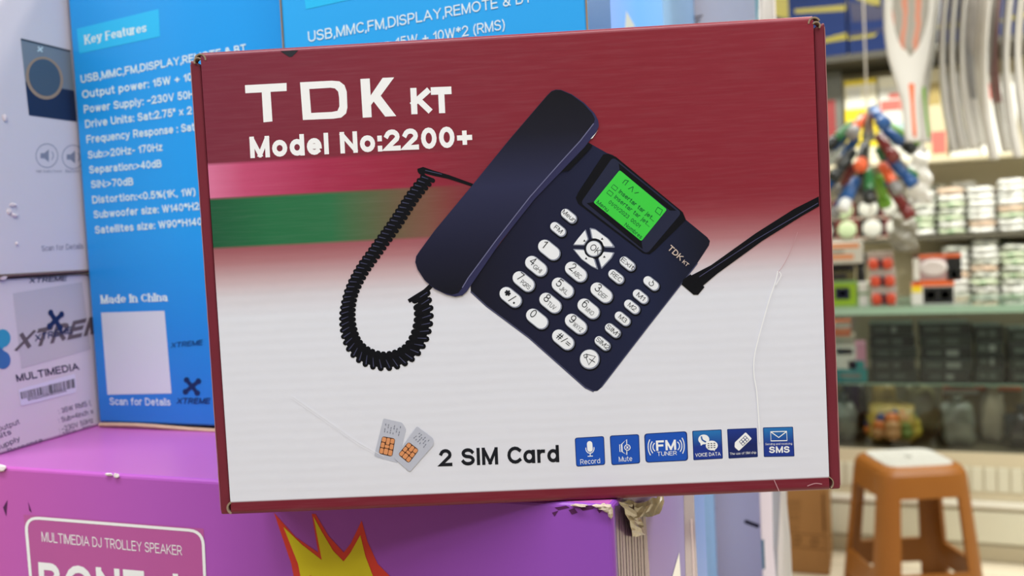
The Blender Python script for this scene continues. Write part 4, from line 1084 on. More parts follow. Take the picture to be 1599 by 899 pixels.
# ------------------------------------------------------------------ glass counter
CY0, CY1 = 3.77, 4.32; CX0, CX1 = -1.6, 1.35
def Z(px, py, y): return hit(px, py, y=y).z
cz_top = Z(1532, 476, CY0); cz_edge = Z(1532, 488, CY0); cz_mid = Z(1500, 599, CY0+0.1); cz_bot = Z(1532, 706, CY0)
cream = mat('cream_laminate', (206, 196, 168), 0.5, 0.3, 1.0, var=0.03, vscale=5); cream2 = mat('pale_panel', (206, 204, 184), 0.45, 0.35, 1.05)
ctr = thing('glass_counter', 'long cream shop counter with glass display case full of stock', 'counter', (CX0, CY0, 0))
def part(name, bm, m, parent, **k): return obj(name, bm, m, parent, world=True, **k)
bm = NB(); box(bm, CX0, CX1, CY0, CY1, 0.0, cz_bot, 0.004); part('base_cabinet', bm, cream, ctr)
bm = NB(); box(bm, CX0+0.021, CX1-0.021, CY0+0.007, CY1-0.021, cz_bot+0.0002, cz_bot+0.0012); part('deck_dark_cover', bm, mat('deck_dimming_brown', (74, 66, 50), 0.6, 0.2), ctr)  # added dark sheet that hides bright light patches on the deck
zg0, zg1 = Z(1532, 767, CY0), Z(1532, 729, CY0); zl = Z(1532, 785, CY0)
bm = NB()
nn = int((CX1-CX0)/0.045)
for k in range(nn): box(bm, CX0+k*0.045+0.003, CX0+(k+1)*0.045-0.003, CY0-0.008, CY0-0.0002, zg0, zg1, 0.002, 1)
part('grooved_band', bm, cream2, ctr)
bm = NB(); box(bm, CX0, CX1, CY0-0.022, CY0-0.0002, zl-0.014, zl+0.01, 0.004); part('ledge', bm, mat('ledge_white', (228, 226, 214), 0.3, 0.4), ctr)
bm = NB(); box(bm, CX0, CX1, CY0-0.01, CY0-0.0002, 0.07, zl-0.03, 0.003); part('front_panel', bm, cream2, ctr)
bm = NB(); box(bm, CX0, CX1, CY0-0.016, CY0-0.0002, 0.001, 0.06, 0.003); part('plinth', bm, mat('plinth_beige', (176, 166, 140), 0.5, 0.3), ctr)
bm = NB(); box(bm, CX0, CX1, CY1-0.02, CY1, cz_bot, cz_edge-0.001); box(bm, CX0, CX0+0.02, CY0+0.02, CY1-0.02, cz_bot, cz_edge-0.001); box(bm, CX1-0.02, CX1, CY0+0.02, CY1-0.02, cz_bot, cz_edge-0.001)
part('case_back', bm, mat('case_inside', (120, 112, 92), 0.6, 0.2), ctr)
def glass_mat(name, tint, edge=False):
    m = bpy.data.materials.new(name); m.use_nodes = True; nt = m.node_tree; nt.nodes.clear(); N = nt.nodes.new; L = nt.links.new
    out = N('ShaderNodeOutputMaterial'); mx = N('ShaderNodeMixShader'); tr = N('ShaderNodeBsdfTransparent'); gl = N('ShaderNodeBsdfGlossy'); fr_ = N('ShaderNodeFresnel')
    tr.inputs[0].default_value = (*tint, 1); gl.inputs['Roughness'].default_value = 0.02; fr_.inputs[0].default_value = 1.38
    L(fr_.outputs[0], mx.inputs[0]); L(tr.outputs[0], mx.inputs[1]); L(gl.outputs[0], mx.inputs[2]); L(mx.outputs[0], out.inputs[0])
    return m
GLASS = glass_mat('counter_glass', (0.93, 0.96, 0.94))
GEDGE = mat('glass_edge_green', (150, 182, 160), 0.15, 0.6, 1.0)
bm = NB(); box(bm, CX0, CX1, CY0, CY0+0.006, cz_bot, cz_edge-0.001); part('front_glass', bm, GLASS, ctr)
bm = NB(); box(bm, CX0, CX1, CY0-0.004, CY1+0.004, cz_edge, cz_top, 0, mi=(0, 0, 1, 1, 1, 1)); part('top_glass', bm, [GLASS, GEDGE], ctr)
bm = NB(); box(bm, CX0+0.02, CX1-0.02, CY0+0.10, CY1-0.02, cz_mid-0.008, cz_mid, 0, mi=(0, 0, 1, 1, 1, 1)); part('shelf_glass', bm, [GLASS, GEDGE], ctr)
bm = NB(); 
for xx in (CX0+0.004, CX1-0.03): box(bm, xx, xx+0.025, CY0+0.006, CY0+0.03, cz_bot, cz_edge-0.001)
part('post', bm, mat('aluminium_post', (150, 150, 146), 0.35, 0.5, metal=0.7), ctr)

# ---- stock boxes: one builder for all printed packs
def pack(name, label, cat, x, y, z, w_, d, h, body, bands=(), rz=0.0, group=None, bev=0.002):
    """carton pack; bands = (x0, x1, z0, z1, material) as fractions of its front"""
    t = thing(name, label, cat, (x, y, z), rz, group)
    bm = NB(); box(bm, -w_/2, w_/2, 0, d, 0.0004, h, bev, 2); obj('pack_body', bm, body, t)
    if bands:
        bm = NB(); ms = []
        for a, b, c, e, m in bands:
            if m not in ms: ms.append(m)
            fs = box(bm, -w_/2+a*w_, -w_/2+b*w_, -0.0012, 0.0003, c*h, e*h); 
            for f in fs: f.material_index = ms.index(m)
        obj('pack_print', bm, ms, t)
    return t
BK = mat('black_card', (34, 36, 36), 0.3, 0.5); BK2 = mat('dark_green_card', (44, 50, 46), 0.3, 0.5); GY = mat('grey_label', (128, 134, 128), 0.4, 0.4); GY2 = mat('dim_label', (80, 88, 82), 0.4, 0.4); WH = mat('white_card', (226, 226, 218), 0.4, 0.4)
OR = mat('orange_card', (228, 104, 48), 0.4, 0.4); OR2 = mat('light_orange_card', (240, 160, 110), 0.4, 0.4); TL = mat('teal_card', (40, 148, 150), 0.4, 0.4); PK = mat('pink_card', (214, 150, 176), 0.4, 0.4)
LIME = mat('lime_card', (150, 190, 40), 0.4, 0.4); YL = mat('yellow_card', (240, 216, 40), 0.4, 0.4); RD = mat('red_card', (190, 40, 40), 0.4, 0.4); BLU = mat('blue_card', (34, 80, 170), 0.4, 0.4); NV = mat('navy_card', (28, 34, 60), 0.4, 0.4); GN = mat('green_card', (120, 160, 110), 0.4, 0.4)
def place(px0, px1, pyt, pyb, y, **k):
    """a pack whose front stands at depth y and fills this stretch of the photo"""
    a = hit(px0, pyb, y=y); b = hit(px1, pyb, y=y); c = hit((px0+px1)/2, pyt, y=y); m_ = hit((px0+px1)/2, pyb, y=y)
    return (a.x+b.x)/2, m_.z, b.x-a.x, c.z-m_.z
# black boxes on the glass shelf of the case: stacks
yS = CY0+0.13; zs = cz_mid
stacks = [(1358, 1432, 5), (1436, 1520, 5), (1524, 1570, 4), (1574, 1650, 4)]
nm = 0
for si, (a, b, n_) in enumerate(stacks):
    xa, xb = hit(a, 590, y=yS).x, hit(b, 590, y=yS).x
    z = zs; htot = cz_edge - zs - 0.03
    for k in range(n_):
        h = htot/n_*(0.93 if k else 0.86) if n_ == 5 else htot/n_*random.uniform(0.7, 0.95)
        w_ = (xb-xa)*random.uniform(0.90, 0.985)
        bands = [(0.08+random.random()*0.1, 0.4, 0.3, 0.7, GY2), (0.5, 0.62+random.random()*0.2, 0.25, 0.75, GY if random.random() < 0.4 else GY2)]
        pack('gadget_box', ['black boxed gadget in the case, stack %s' % q_ for q_ in ('beside the teal box', 'under the pale reflection', 'third from the teal box', 'fourth from the teal box', 'at the right end')][si] + ', ' + ['lowest', 'second up', 'third up', 'fourth up', 'topmost'][k],
             'box', (xa+xb)/2+random.uniform(-.004, .004), yS+random.uniform(0, .01), z+0.0005, w_, 0.16, h-0.001, BK if (k+si) % 2 else BK2, bands, random.uniform(-.02, .02), 'black gadget boxes on the glass shelf')
        z += h
zz = zs
for (nm_, lab, a, b, h, body, bands) in (('small_box', 'teal box at the bottom left of the glass shelf', 1303, 1354, 0.052, TL, [(0.15, 0.8, 0.3, 0.65, GY)]),
        ('small_box', 'white and pink box on the teal box in the glass case', 1302, 1353, 0.10, PK, [(0.0, 0.7, 0.0, 1, WH), (0.1, 0.6, 0.6, 0.85, GY), (0.45, 0.95, 0, 0.35, TL)]),
        ('small_box', 'cream box above the pink box in the glass case', 1300, 1336, 0.035, mat('cream_card', (190, 184, 160), 0.5, 0.3), [(0.1, 0.9, 0.3, 0.6, GY)]),
        ('small_box', 'orange and white box near the top of the glass case', 1300, 1330, 0.055, OR, [(0, 1, 0.62, 1, WH), (0.1, 0.9, 0.3, 0.5, OR2)])):
    xa, xb = hit(a, 580, y=yS).x, hit(b, 580, y=yS).x
    pack(nm_, lab, 'box', (xa+xb)/2, yS-0.005, zz+0.0004, xb-xa, 0.15, h, body, bands); zz += h+0.0008
# lower deck of the case: bags
def bag_mat(n, rgb, rough=0.25, var=0.4, vs=14): return mat(n, rgb, rough, 0.6, 1.0, var=var, vscale=vs, bump=0.6, bscale=24)
BAGG = bag_mat('grey_bag', (104, 108, 96), 0.2, 0.85, 16); BAGD = bag_mat('dark_bag', (30, 34, 36), 0.2, 0.9); BAGO = bag_mat('olive_bag', (150, 142, 104)); BAGB = mat('beige_bag', (176, 166, 142), 0.4, 0.4, 1.0, var=0.2, vscale=12, bump=0.5, bscale=20)
def bag(name, label, px, py_b, y, w_, d, h, m, seed, cat='bag', knot=True):
    c = hit(px, py_b, y=y)
    t = thing(name, label, cat, (c.x, y, cz_bot+0.0015))
    bm = NB(); pillow(bm, w_/2, d/2, h/2, 20, 12, 0.28, seed)
    rnd = random.Random(seed)
    for v in bm.verts:
        k = 1+0.10*math.sin(v.co.x*90+seed)+0.08*math.sin(v.co.z*110+seed*2); v.co.x *= k; v.co.y *= k
    obj('bag_body', bm, m, t, smooth=True)
    if knot:
        bm = NB(); z0 = h*0.86
        lathe(bm, [(0.02, z0), (0.011, z0+0.022), (0.016, z0+0.034), (0.026, z0+0.052)], 10); obj('tied_neck', bm, m, t, smooth=True)
    return t
yl = CY0+0.15
bag('plastic_bag', 'grey clear bag of dark parts at the left end of the lower case', 1318, 690, yl, 0.115, 0.2, 0.16, BAGG, 1)
cb = bag('ball_bag', 'bag of multicoloured balls on the lower deck of the glass case', 1394, 690, yl-0.01, 0.185, 0.16, 0.155, mat('mottled_yellow', (178, 150, 70), 0.35, 0.5, 1.0, var=0.3, vscale=20), 2, knot=False)
i = 0
for u_ in range(5):
    for v_ in range(4):
        a = -1.25+2.5*u_/4; e = 0.05+0.30*v_
        bm = NB(); r = 0.026+0.006*((u_*7+v_*3) % 3)/2
        bmesh.ops.create_uvsphere(bm, u_segments=12, v_segments=8, radius=r, matrix=Matrix.Translation((0.088*math.sin(a)*math.cos(e), -0.090*math.cos(a)*math.cos(e), 0.045+0.095*math.sin(e))))
        o = obj('ball', bm, [mat('ball_orange', (206, 112, 50), 0.35, 0.5), mat('ball_yellow', (196, 176, 70), 0.35, 0.5), mat('ball_tan', (190, 140, 90), 0.35, 0.5), mat('ball_blue', (40, 60, 110), 0.35, 0.5), mat('ball_green', (110, 130, 60), 0.35, 0.5)][(u_*2+v_*3+(3 if v_ == 0 and u_ > 1 else 0)) % 5], cb, smooth=True); i += 1
bag('plastic_bag', 'olive clear bag behind the multicoloured balls', 1436, 690, yl+0.2, 0.13, 0.09, 0.19, BAGO, 3)
bag('plastic_bag', 'grey clear bag of black plugs in the middle of the lower case', 1496, 690, yl-0.03, 0.135, 0.14, 0.165, BAGG, 5)
bag('plastic_bag', 'beige crumpled paper bag in front of the orange striped box', 1551, 690, yl+0.07, 0.085, 0.09, 0.19, BAGB, 6)
bag('plastic_bag', 'black bag at the right of the lower case', 1596, 690, yl-0.03, 0.115, 0.14, 0.13, BAGD, 7)
bag('plastic_bag', 'dark grey bag standing behind the bag at the left end of the lower case', 1338, 690, yl+0.22, 0.10, 0.09, 0.2, BAGD, 12)
bag('plastic_bag', 'tan bag standing behind the multicoloured balls, left of the olive bag', 1384, 690, yl+0.23, 0.10, 0.08, 0.2, mat('tan_bag', (150, 124, 70), 0.3, 0.6, 1.0, var=0.3, vscale=14), 13)
xa, zb_, w_, h_ = place(1473, 1596, 600, 626, yl+0.17)
pack('striped_box', 'long orange and white box lying high in the lower case', 'box', xa, yl+0.17, cz_bot+0.0015, w_, 0.12, Z(1530, 600, yl+0.17)-cz_bot, mat('dull_tan_card', (130, 108, 66), 0.5, 0.3), [(0, 0.46, 0.80, 0.88, WH), (0, 1, 0.88, 1, OR), (0.1, 0.42, 0.905, 0.96, YL), (0.0, 0.46, 0.985, 1, WH)])

# ------------------------------------------------------------------ stock standing on the counter top
zt = cz_top + 0.0005; yt = CY0+0.10
def top_pack(name, label, a, b, top, bot_z, body, bands, y=yt, d=0.07, cat='box', group=None):
    xa, xb = hit(a, 470, y=y).x, hit(b, 470, y=y).x
    zt_ = Z((a+b)/2, top, y)
    return pack(name, label, cat, (xa+xb)/2, y, bot_z, xb-xa, d, zt_-bot_z, body, bands, group=group)
top_pack('camera_box', 'lime green box with dark square lens picture on the counter', 1296, 1338, 438, zt, LIME, [(0.2, 0.75, 0.25, 0.72, NV), (0.34, 0.62, 0.38, 0.6, GY2), (0, 1, 0.9, 1, GN)])
z1 = Z(1317, 438, yt)+0.001
top_pack('small_box', 'olive and black box on the lime green box', 1294, 1336, 412, z1, mat('olive_card', (96, 92, 56), 0.4, 0.4), [(0, 1, 0.55, 0.95, BK), (0.1, 0.8, 0.65, 0.8, mat('ochre_card', (170, 150, 90), 0.4, 0.4)), (0.15, 0.7, 0.1, 0.4, BK)])
z2 = Z(1315, 412, yt)+0.001
top_pack('lamp_box', 'white box with orange stripes on the olive box', 1292, 1350, 377, z2, WH, [(0, 0.9, 0.70, 0.9, OR2), (0, 0.75, 0.2, 0.42, OR2), (0.05, 0.5, 0.5, 0.6, GY)], d=0.10)
top_pack('small_box', 'slim white and green box beside the lime green box', 1339, 1359, 441, zt, WH, [(0, 1, 0.46, 0.56, GN), (0, 0.12, 0, 1, GN), (0.88, 1, 0, 1, GN)])
# clear blister packs hung in a strip of three
yb = CY0+0.06
for k, (a, b, t_, bo) in enumerate(((1355, 1396, 402, 421), (1358, 1399, 428, 448), (1360, 1401, 453, 475))):
    xa, zb_, w_, h_ = place(a, b, t_, bo, yb)
    zb_ = zt if k == 2 else zb_
    t = thing('blister_pack', 'orange and black blister pack on the counter, ' + ('top of three', 'middle of three', 'bottom of three')[k], 'blister pack', (xa, yb, zb_), 0, 'orange and black blister packs')
    bm = NB(); box(bm, -w_/2, w_/2, 0.012, 0.03, 0.0003, Z(1375, t_-6, yb)-zb_+0.008, 0.002); obj('backing_card', bm, mat('pale_card', (186, 178, 170), 0.4, 0.4), t)
    for sg in (-1, 1):
        bm = NB(); pillow(bm, w_*0.2, 0.011, h_*0.42, 10, 8, 0.1, k*2+sg)
        for v in bm.verts: v.co.x += sg*w_*0.27; v.co.z += 0.002
        obj('grip', bm, mat('grip_orange', (206, 74, 44), 0.35, 0.5), t, smooth=True)
    bm = NB()
    fs = box(bm, -w_*0.16, w_*0.16, 0.0, 0.02, h_*0.1, h_*0.85, 0.004)
    for v in bm.verts: v.co.x += (v.co.z/h_-0.45)*-w_*0.35
    obj('handle_bar', bm, mat('bar_navy', (34, 36, 52), 0.35, 0.5), t)
# black torch standing behind
c = hit(1345, 440, y=yb+0.14)
t = thing('torch', 'black hand torch standing behind the slim white box', 'torch', (c.x, yb+0.14, zt))
ht_ = Z(1345, 396, yb+0.14)-zt
bm = NB(); lathe(bm, [(0.018, 0.0003), (0.018, ht_*0.62), (0.015, ht_*0.65), (0.015, ht_*0.72)], 16); obj('torch_body', bm, mat('torch_black', (26, 24, 26), 0.35, 0.5), t, smooth=True)
bm = NB(); lathe(bm, [(0.015, ht_*0.72), (0.024, ht_*0.8), (0.025, ht_*0.97), (0.02, ht_)], 16); obj('torch_head', bm, mat('torch_black', (26, 24, 26)), t, smooth=True)
# red figure on top of the strip
c = hit(1367, 398, y=yb+0.09)
# speaker box pair
zq = zt
top_pack('clamp_box', 'black and lime box with orange edge at the front of the counter', 1424, 1491, 440, zt, WH, [(0.27, 0.98, 0.05, 0.78, BK), (0.34, 0.55, 0.25, 0.6, mat('ochre_card', (170, 150, 90))), (0.68, 0.88, 0.25, 0.6, LIME), (0, 1, 0.82, 1, OR), (0, 0.24, 0.55, 0.82, YL)], y=yt-0.04)
zq = Z(1457, 440, yt-0.04)+0.001
sp_ = top_pack('speaker_box', 'white and black box with oval speaker picture and orange edges', 1428, 1503, 397, zq, mat('maroon_card', (110, 60, 56), 0.4, 0.4), [(0, 0.12, 0, 1, WH), (0.12, 0.68, 0.06, 0.86, mat('mauve_card', (170, 140, 140), 0.4, 0.4)), (0.7, 1, 0.06, 0.86, BK), (0.78, 0.9, 0.1, 0.4, LIME), (0, 1, 0.88, 1, OR), (0, 0.7, 0, 0.07, OR)], y=yt-0.04)
bm = NB(); lathe(bm, [(0.030, 0), (0.040, 0.002), (0.040, 0.004), (0.028, 0.005), (0.014, 0.003)], 24)
bmesh.ops.transform(bm, matrix=Matrix.Translation((-0.015, -0.0012, 0.055)) @ Matrix.Rotation(pi/2, 4, 'X') @ Matrix.Diagonal((1.25, 0.8, 1, 1)), verts=bm.verts)
obj('pictured_oval', bm, mat('oval_white', (214, 206, 204), 0.4, 0.4), sp_, smooth=True)
# clear hanging bag with grey goods and the white glittering bag
GREYB = mat('clear_grey_bag', (150, 148, 136), 0.18, 0.7, 1.0, var=0.35, vscale=30, bump=0.7, bscale=40)
GLIT = mat('glitter_white_bag', (240, 243, 236), 0.2, 0.9, 1.1, var=0.08, vscale=30, bump=1.0, bscale=36, coat=0.6)

def hanger(parent, x, y, z0, z1=ZC, r=0.0015, m=None, name='hanging_cord'):
    bm = NB(); tube(bm, [(x, y, z0), (x, y, (z0+z1)/2), (x, y, z1)], r, 6)
    return obj(name, bm, m or mat('white_string', (214, 210, 200), 0.6, 0.2), parent, world=True)
yh = CY0-0.12
for (px, pt, pb, wpx, m, lab) in ((1412, 322, 392, 42, GREYB, 'clear bag of grey parts hanging below the white glittering bag'), (1437, 222, 318, 34, GLIT, 'white glittering clear bag hanging left of the shelf')):
    yy = CY0+0.02 if m is GREYB else CY0+0.06
    c = hit(px, pb, y=yy); tp = hit(px, pt, y=yy); w_ = hit(px+wpx/2, pb, y=yy).x-hit(px-wpx/2, pb, y=yy).x; h = tp.z-c.z
    t = thing('hanging_bag', lab, 'bag', (c.x, yy, c.z))
    bm = NB(); pillow(bm, w_/2, 0.03, h/2, 18, 14, 0.22, 11)
    bmesh.ops.subdivide_edges(bm, edges=bm.edges[:], cuts=2, use_grid_fill=True)
    rb = random.Random(5)
    for v in bm.verts:
        v.co.x *= (1.1-0.35*v.co.z/h); v.co += Vector((rb.uniform(-1, 1), rb.uniform(-1, 1), rb.uniform(-.5, .5)))*0.0045
        v.co.x += 0.008*math.sin(v.co.z*70+1); v.co.y += 0.006*math.sin(v.co.z*95+v.co.x*60)
    obj('bag_body', bm, m, t)
    hanger(t, c.x, yy, tp.z-0.004)

# ------------------------------------------------------------------ wall shelving behind the counter
SY = 4.85; SYB = YB-0.002
sz1 = Z(1500, 243, SY); sz2 = Z(1500, 366, SY); sz3 = Z(1500, 470, SY)-0.06; sz4 = Z(1340, 92, SY)
shv = thing('wall_shelving', 'cream wall shelving behind the counter stacked with clear packs', 'shelving', (-0.2, SY, 0))
SM = mat('shelf_cream', (212, 202, 172), 0.5, 0.3, 1.0, var=0.03, vscale=6)
sx0, sx1 = -1.5, 2.6
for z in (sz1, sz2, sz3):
    bm = NB(); box(bm, sx0, sx1, SY, SYB, z-0.022, z, 0.003); part('shelf_board', bm, mat('shelf_shadow_edge', (92, 88, 74), 0.5, 0.3) if z == sz2 else SM, shv)  # upper pack board coloured dark to paint the shadow gap there
bm = NB(); box(bm, sx0, sx1, SY-0.15, SYB, sz4-0.03, sz4+0.004, 0.003); part('shelf_board', bm, mat('shadow_dark_shelf', (70, 68, 60), 0.5, 0.3), shv)  # board colour darkened to stand for the shadow below the blue cartons
bm = NB(); box(bm, sx0, sx1, SY+0.31, SY+0.325, 0, 2.4); part('back_panel', bm, mat('back_panel_beige', (226, 218, 190), 0.5, 0.3, 1.0), shv)
for xx in (sx0-0.03, sx1): 
    bm = NB(); box(bm, xx, xx+0.03, SY-0.16, SYB, 0, 2.4, 0.002); part('upright', bm, SM, shv)
bm = NB(); box(bm, sx0, sx1, SY+0.02, SYB-0.02, 0, sz3-0.022, 0.003); part('lower_cupboard', bm, SM, shv)
# clear packs: one of each kind, then copies
PKM = [mat('clear_pack_white', (240, 242, 230), 0.2, 0.9, 1.05, var=0.16, vscale=40, bump=0.9, bscale=45), mat('clear_pack_green', (206, 218, 188), 0.2, 0.9, 1.0, var=0.25, vscale=40, bump=0.9, bscale=45),
       mat('clear_pack_grey', (206, 209, 196), 0.2, 0.9, 1.0, var=0.3, vscale=40, bump=0.9, bscale=45), mat('clear_pack_peach', (220, 196, 172), 0.16, 0.8, 1.0, var=0.25, vscale=40, bump=0.9, bscale=45)]
KIND = ['white', 'pale green', 'grey', 'peach']
protos = []
def proto(kind):
    t = thing('clear_pack', '', 'pack')
    bm = NB(); pillow(bm, 0.0655, 0.058, 0.0165, 16, 8, 0.3, 31+kind); obj('pack_film', bm, PKM[kind], t, smooth=True)
    bm = NB(); box(bm, -0.036+kind*0.012, -0.008+kind*0.012, -0.0635, -0.0575, 0.010, 0.021, 0.002); obj('header_card', bm, [WH, GN, GY, mat('pale_peach_card', (226, 196, 170), 0.4, 0.4)][kind], t)
    return t
used = {}
def put(kind, x, y, z, lab, grp, sc_):
    if kind not in used:
        used[kind] = proto(kind); t = used[kind]; t.location = (x, y, z); t['label'] = lab; t['group'] = grp; t.scale = sc_; t.rotation_euler = (0, 0, random.uniform(-.12, .12)); return t
    return copy_thing(used[kind], (x, y, z), random.uniform(-.12, .12), lab, grp, sc_)
def fill(zs, pxa, pxb, tops, which, seed, y0):
    rnd = random.Random(seed)
    for row in (1, 0):
        yy = y0+0.075+row*0.142; xa, xb = hit(pxa, 360, y=y0).x, hit(pxb, 360, y=y0).x+row*0.05
        n_ = int((xb-xa)/0.1285); stepx = (xb-xa)/n_
        for i in range(n_):
            x = xa+(i+0.5+0.4*row)*stepx; cnt = tops[int(i*len(tops)/n_)]-(0 if row else rnd.choice((0, 0, 1))); z = zs+0.0008
            for k in range(cnt):
                kind = rnd.choice((0, 0, 0, 0, 0, 1, 1, 2, 3) if which == 0 else (0, 0, 0, 1, 2, 2, 3)); s_ = rnd.uniform(0.86, 1.06)
                put(kind, x+rnd.uniform(-.003, .003), yy+rnd.uniform(-.006, .006), z, '%s clear pack in the piles on the %s shelf behind the counter' % (KIND[kind], ('upper', 'lower')[which]), '%s clear packs on the %s shelf' % (KIND[kind], ('upper', 'lower')[which]), (0.97, 1, s_))
                z += 0.033*s_*1.03
fill(sz2, 1418, 1660, (8, 8, 9, 7, 8, 8, 6, 8), 0, 3, SY)
fill(sz3, 1424, 1660, (9, 10, 11, 11, 10, 11, 11), 1, 5, SY)
# round faced packs on the left of the upper shelf
for r_, (pyb, zc) in enumerate(((365, sz2), (338, None))):
    for k, (px, kind) in enumerate(((1285, 0), (1323, 1), (1362, 0), (1399, 0))):
        yy = SY+0.02
        c = hit(px-(6 if r_ else 0), pyb, y=yy); z = sz2+0.0006+r_*0.101
        t = thing('clock_pack', '%s pack with round pale face, %s row, %s from the maroon box' % (('dark red' if k % 2 else 'black'), ('lower', 'upper')[r_], ('first', 'second', 'third', 'fourth')[k]), 'pack', (c.x, yy, z), 0, 'round faced packs on the shelf')
        bm = NB(); box(bm, -0.056, 0.056, 0, 0.08, 0, 0.1, 0.003); obj('pack_body', bm, mat('pack_dark_red', (110, 40, 40), 0.4, 0.4) if k % 2 else mat('pack_black', (40, 38, 38), 0.4, 0.4), t)
        bm = NB(); lathe(bm, [(0.046, 0), (0.046, 0.008), (0.04, 0.012), (0.012, 0.014)], 24)
        bmesh.ops.transform(bm, matrix=Matrix.Translation((0, 0.001, 0.05)) @ Matrix.Rotation(pi/2, 4, 'X'), verts=bm.verts)
        obj('round_face', bm, [mat('face_white', (216, 216, 206), 0.3, 0.5, var=0.15, vscale=60), mat('face_green', (196, 214, 170), 0.3, 0.5, var=0.15, vscale=60)][kind], t, smooth=True)
        bm = NB(); box(bm, -0.056, 0.056, -0.0015, 0.0003, 0.0, 0.008); obj('pack_strip', bm, mat('strip_peach', (214, 190, 172), 0.4, 0.4), t)
# packs standing on the top visible shelf
ys = SY+0.06
def shelf_pack(lab, a, b, t_, body, bands, y=ys, d=0.06, name='display_box'):
    xa, xb = hit(a, 240, y=y).x, hit(b, 240, y=y).x
    pack(name, lab, 'box', (xa+xb)/2, y, sz1+0.0005, xb-xa, d, Z((a+b)/2, t_, y)-sz1, body, bands)
CR = mat('cream_white_card', (240, 236, 214), 0.4, 0.4)
shelf_pack('cream box with bright yellow lower half on the shelf', 1322, 1372, 124, CR, [(0, 1, 0.2, 0.66, YL), (0.1, 0.5, 0.7, 0.9, WH), (0, 1, 0.94, 1, YL)])
shelf_pack('white box with red lettering on the shelf above the counter', 1375, 1428, 118, WH, [(0, 1, 0.88, 1, CR), (0.05, 0.95, 0.6, 0.72, mat('pale_red_card', (214, 110, 100), 0.4, 0.4)), (0.3, 1.0, 0.74, 0.8, mat('pale_red_card', (214, 110, 100))), (0.3, 0.8, 0.2, 0.45, mat('pale_aqua_card', (180, 214, 214), 0.4, 0.4))])
shelf_pack('beige box between the white boxes on the shelf', 1432, 1480, 108, mat('beige_card', (206, 196, 160), 0.4, 0.4), [(0.2, 0.8, 0.6, 0.85, mat('ochre_card', (170, 150, 90))), (0.5, 0.95, 0.05, 0.3, mat('pale_red_card', (214, 110, 100)))])
shelf_pack('white box standing behind the middle hanging paddles', 1484, 1530, 112, WH, [(0.1, 0.9, 0.3, 0.6, CR)])
shelf_pack('bright white box standing behind the hanging paddles', 1533, 1590, 116, mat('bright_white_card', (246, 246, 240), 0.4, 0.4), [(0.1, 0.5, 0.7, 0.9, mat('pale_red_card', (214, 110, 100)))])
shelf_pack('grey poster box with red flowers beside the maroon box', 1262, 1318, 112, mat('slate_card', (110, 112, 104), 0.4, 0.4), [(0.3, 0.8, 0.3, 0.7, mat('dusty_red_card', (150, 60, 60), 0.4, 0.4))])
# blue printed cartons on the top shelf
yv = SY-0.14
zv0 = sz4+0.0045
for lab, a, b in (('blue carton with yellow stripes on the top shelf beside the maroon box', 1180, 1322), ('blue carton with yellow stripes on the top shelf behind the string', 1325, 1462), ('blue carton on the top shelf behind the hanging paddles', 1465, 1640)):
    xa, xb = hit(a, 60, y=yv).x, hit(b, 60, y=yv).x; H_ = 0.42
    t = thing('shelf_carton', lab, 'carton', ((xa+xb)/2, yv, zv0)); w_ = xb-xa
    bm = NB(); box(bm, -w_/2, w_/2, 0, 0.3, 0, H_, 0.003); obj('carton_body', bm, mat('royal_blue_print', (8, 34, 84), 0.6, 0.2, 1.0, var=0.25, vscale=5), t)
    bm = NB()
    def quad(pts):
        vs = [bm.verts.new((-w_/2+x*w_, -0.0012, z*H_)) for x, z in pts]; bm.faces.new(vs)
    quad([(0.0, 0.16), (0.3, 0.16), (0.34, 0.2), (0.0, 0.19)]); quad([(0.5, 0.15), (1, 0.17), (1, 0.25), (0.72, 0.21)]); quad([(0.45, 0.55), (1, 0.5), (1, 0.57), (0.45, 0.6)]); quad([(0.1, 0.62), (0.38, 0.48), (0.38, 0.9), (0.1, 0.9)])
    obj('yellow_stripe', bm, mat('stripe_yellow', (134, 124, 32), 0.4, 0.4), t)
    bm = NB(); quad([(0, 0.2), (0.5, 0.21), (0.5, 0.25), (0, 0.24)]); quad([(0.05, 0.36), (0.45, 0.34), (0.4, 0.5), (0.02, 0.6)])
    obj('dark_stripe', bm, mat('stripe_navy', (26, 26, 60), 0.4, 0.4), t)

# ------------------------------------------------------------------ hanging things over the counter
yr = 3.3
# rail added above the frame as a support for the hanging paddles
rail = thing('hanging_rail', 'metal rail added under the ceiling to hold up the hanging goods', 'rail', (0.3, yr, 2.52))
bm = NB(); tube(bm, [(-0.8, yr, 2.5), (0.2, yr, 2.5), (1.4, yr, 2.5)], 0.01, 10); part('rail_bar', bm, mat('chrome_bar', (190, 190, 188), 0.25, 0.5, metal=0.9), rail)
for xx in (-0.7, 1.3):
    bm = NB(); tube(bm, [(xx, yr, 2.505), (xx, yr, ZC)], 0.006, 8); part('rail_rod', bm, mat('chrome_bar', (190, 190, 188)), rail)
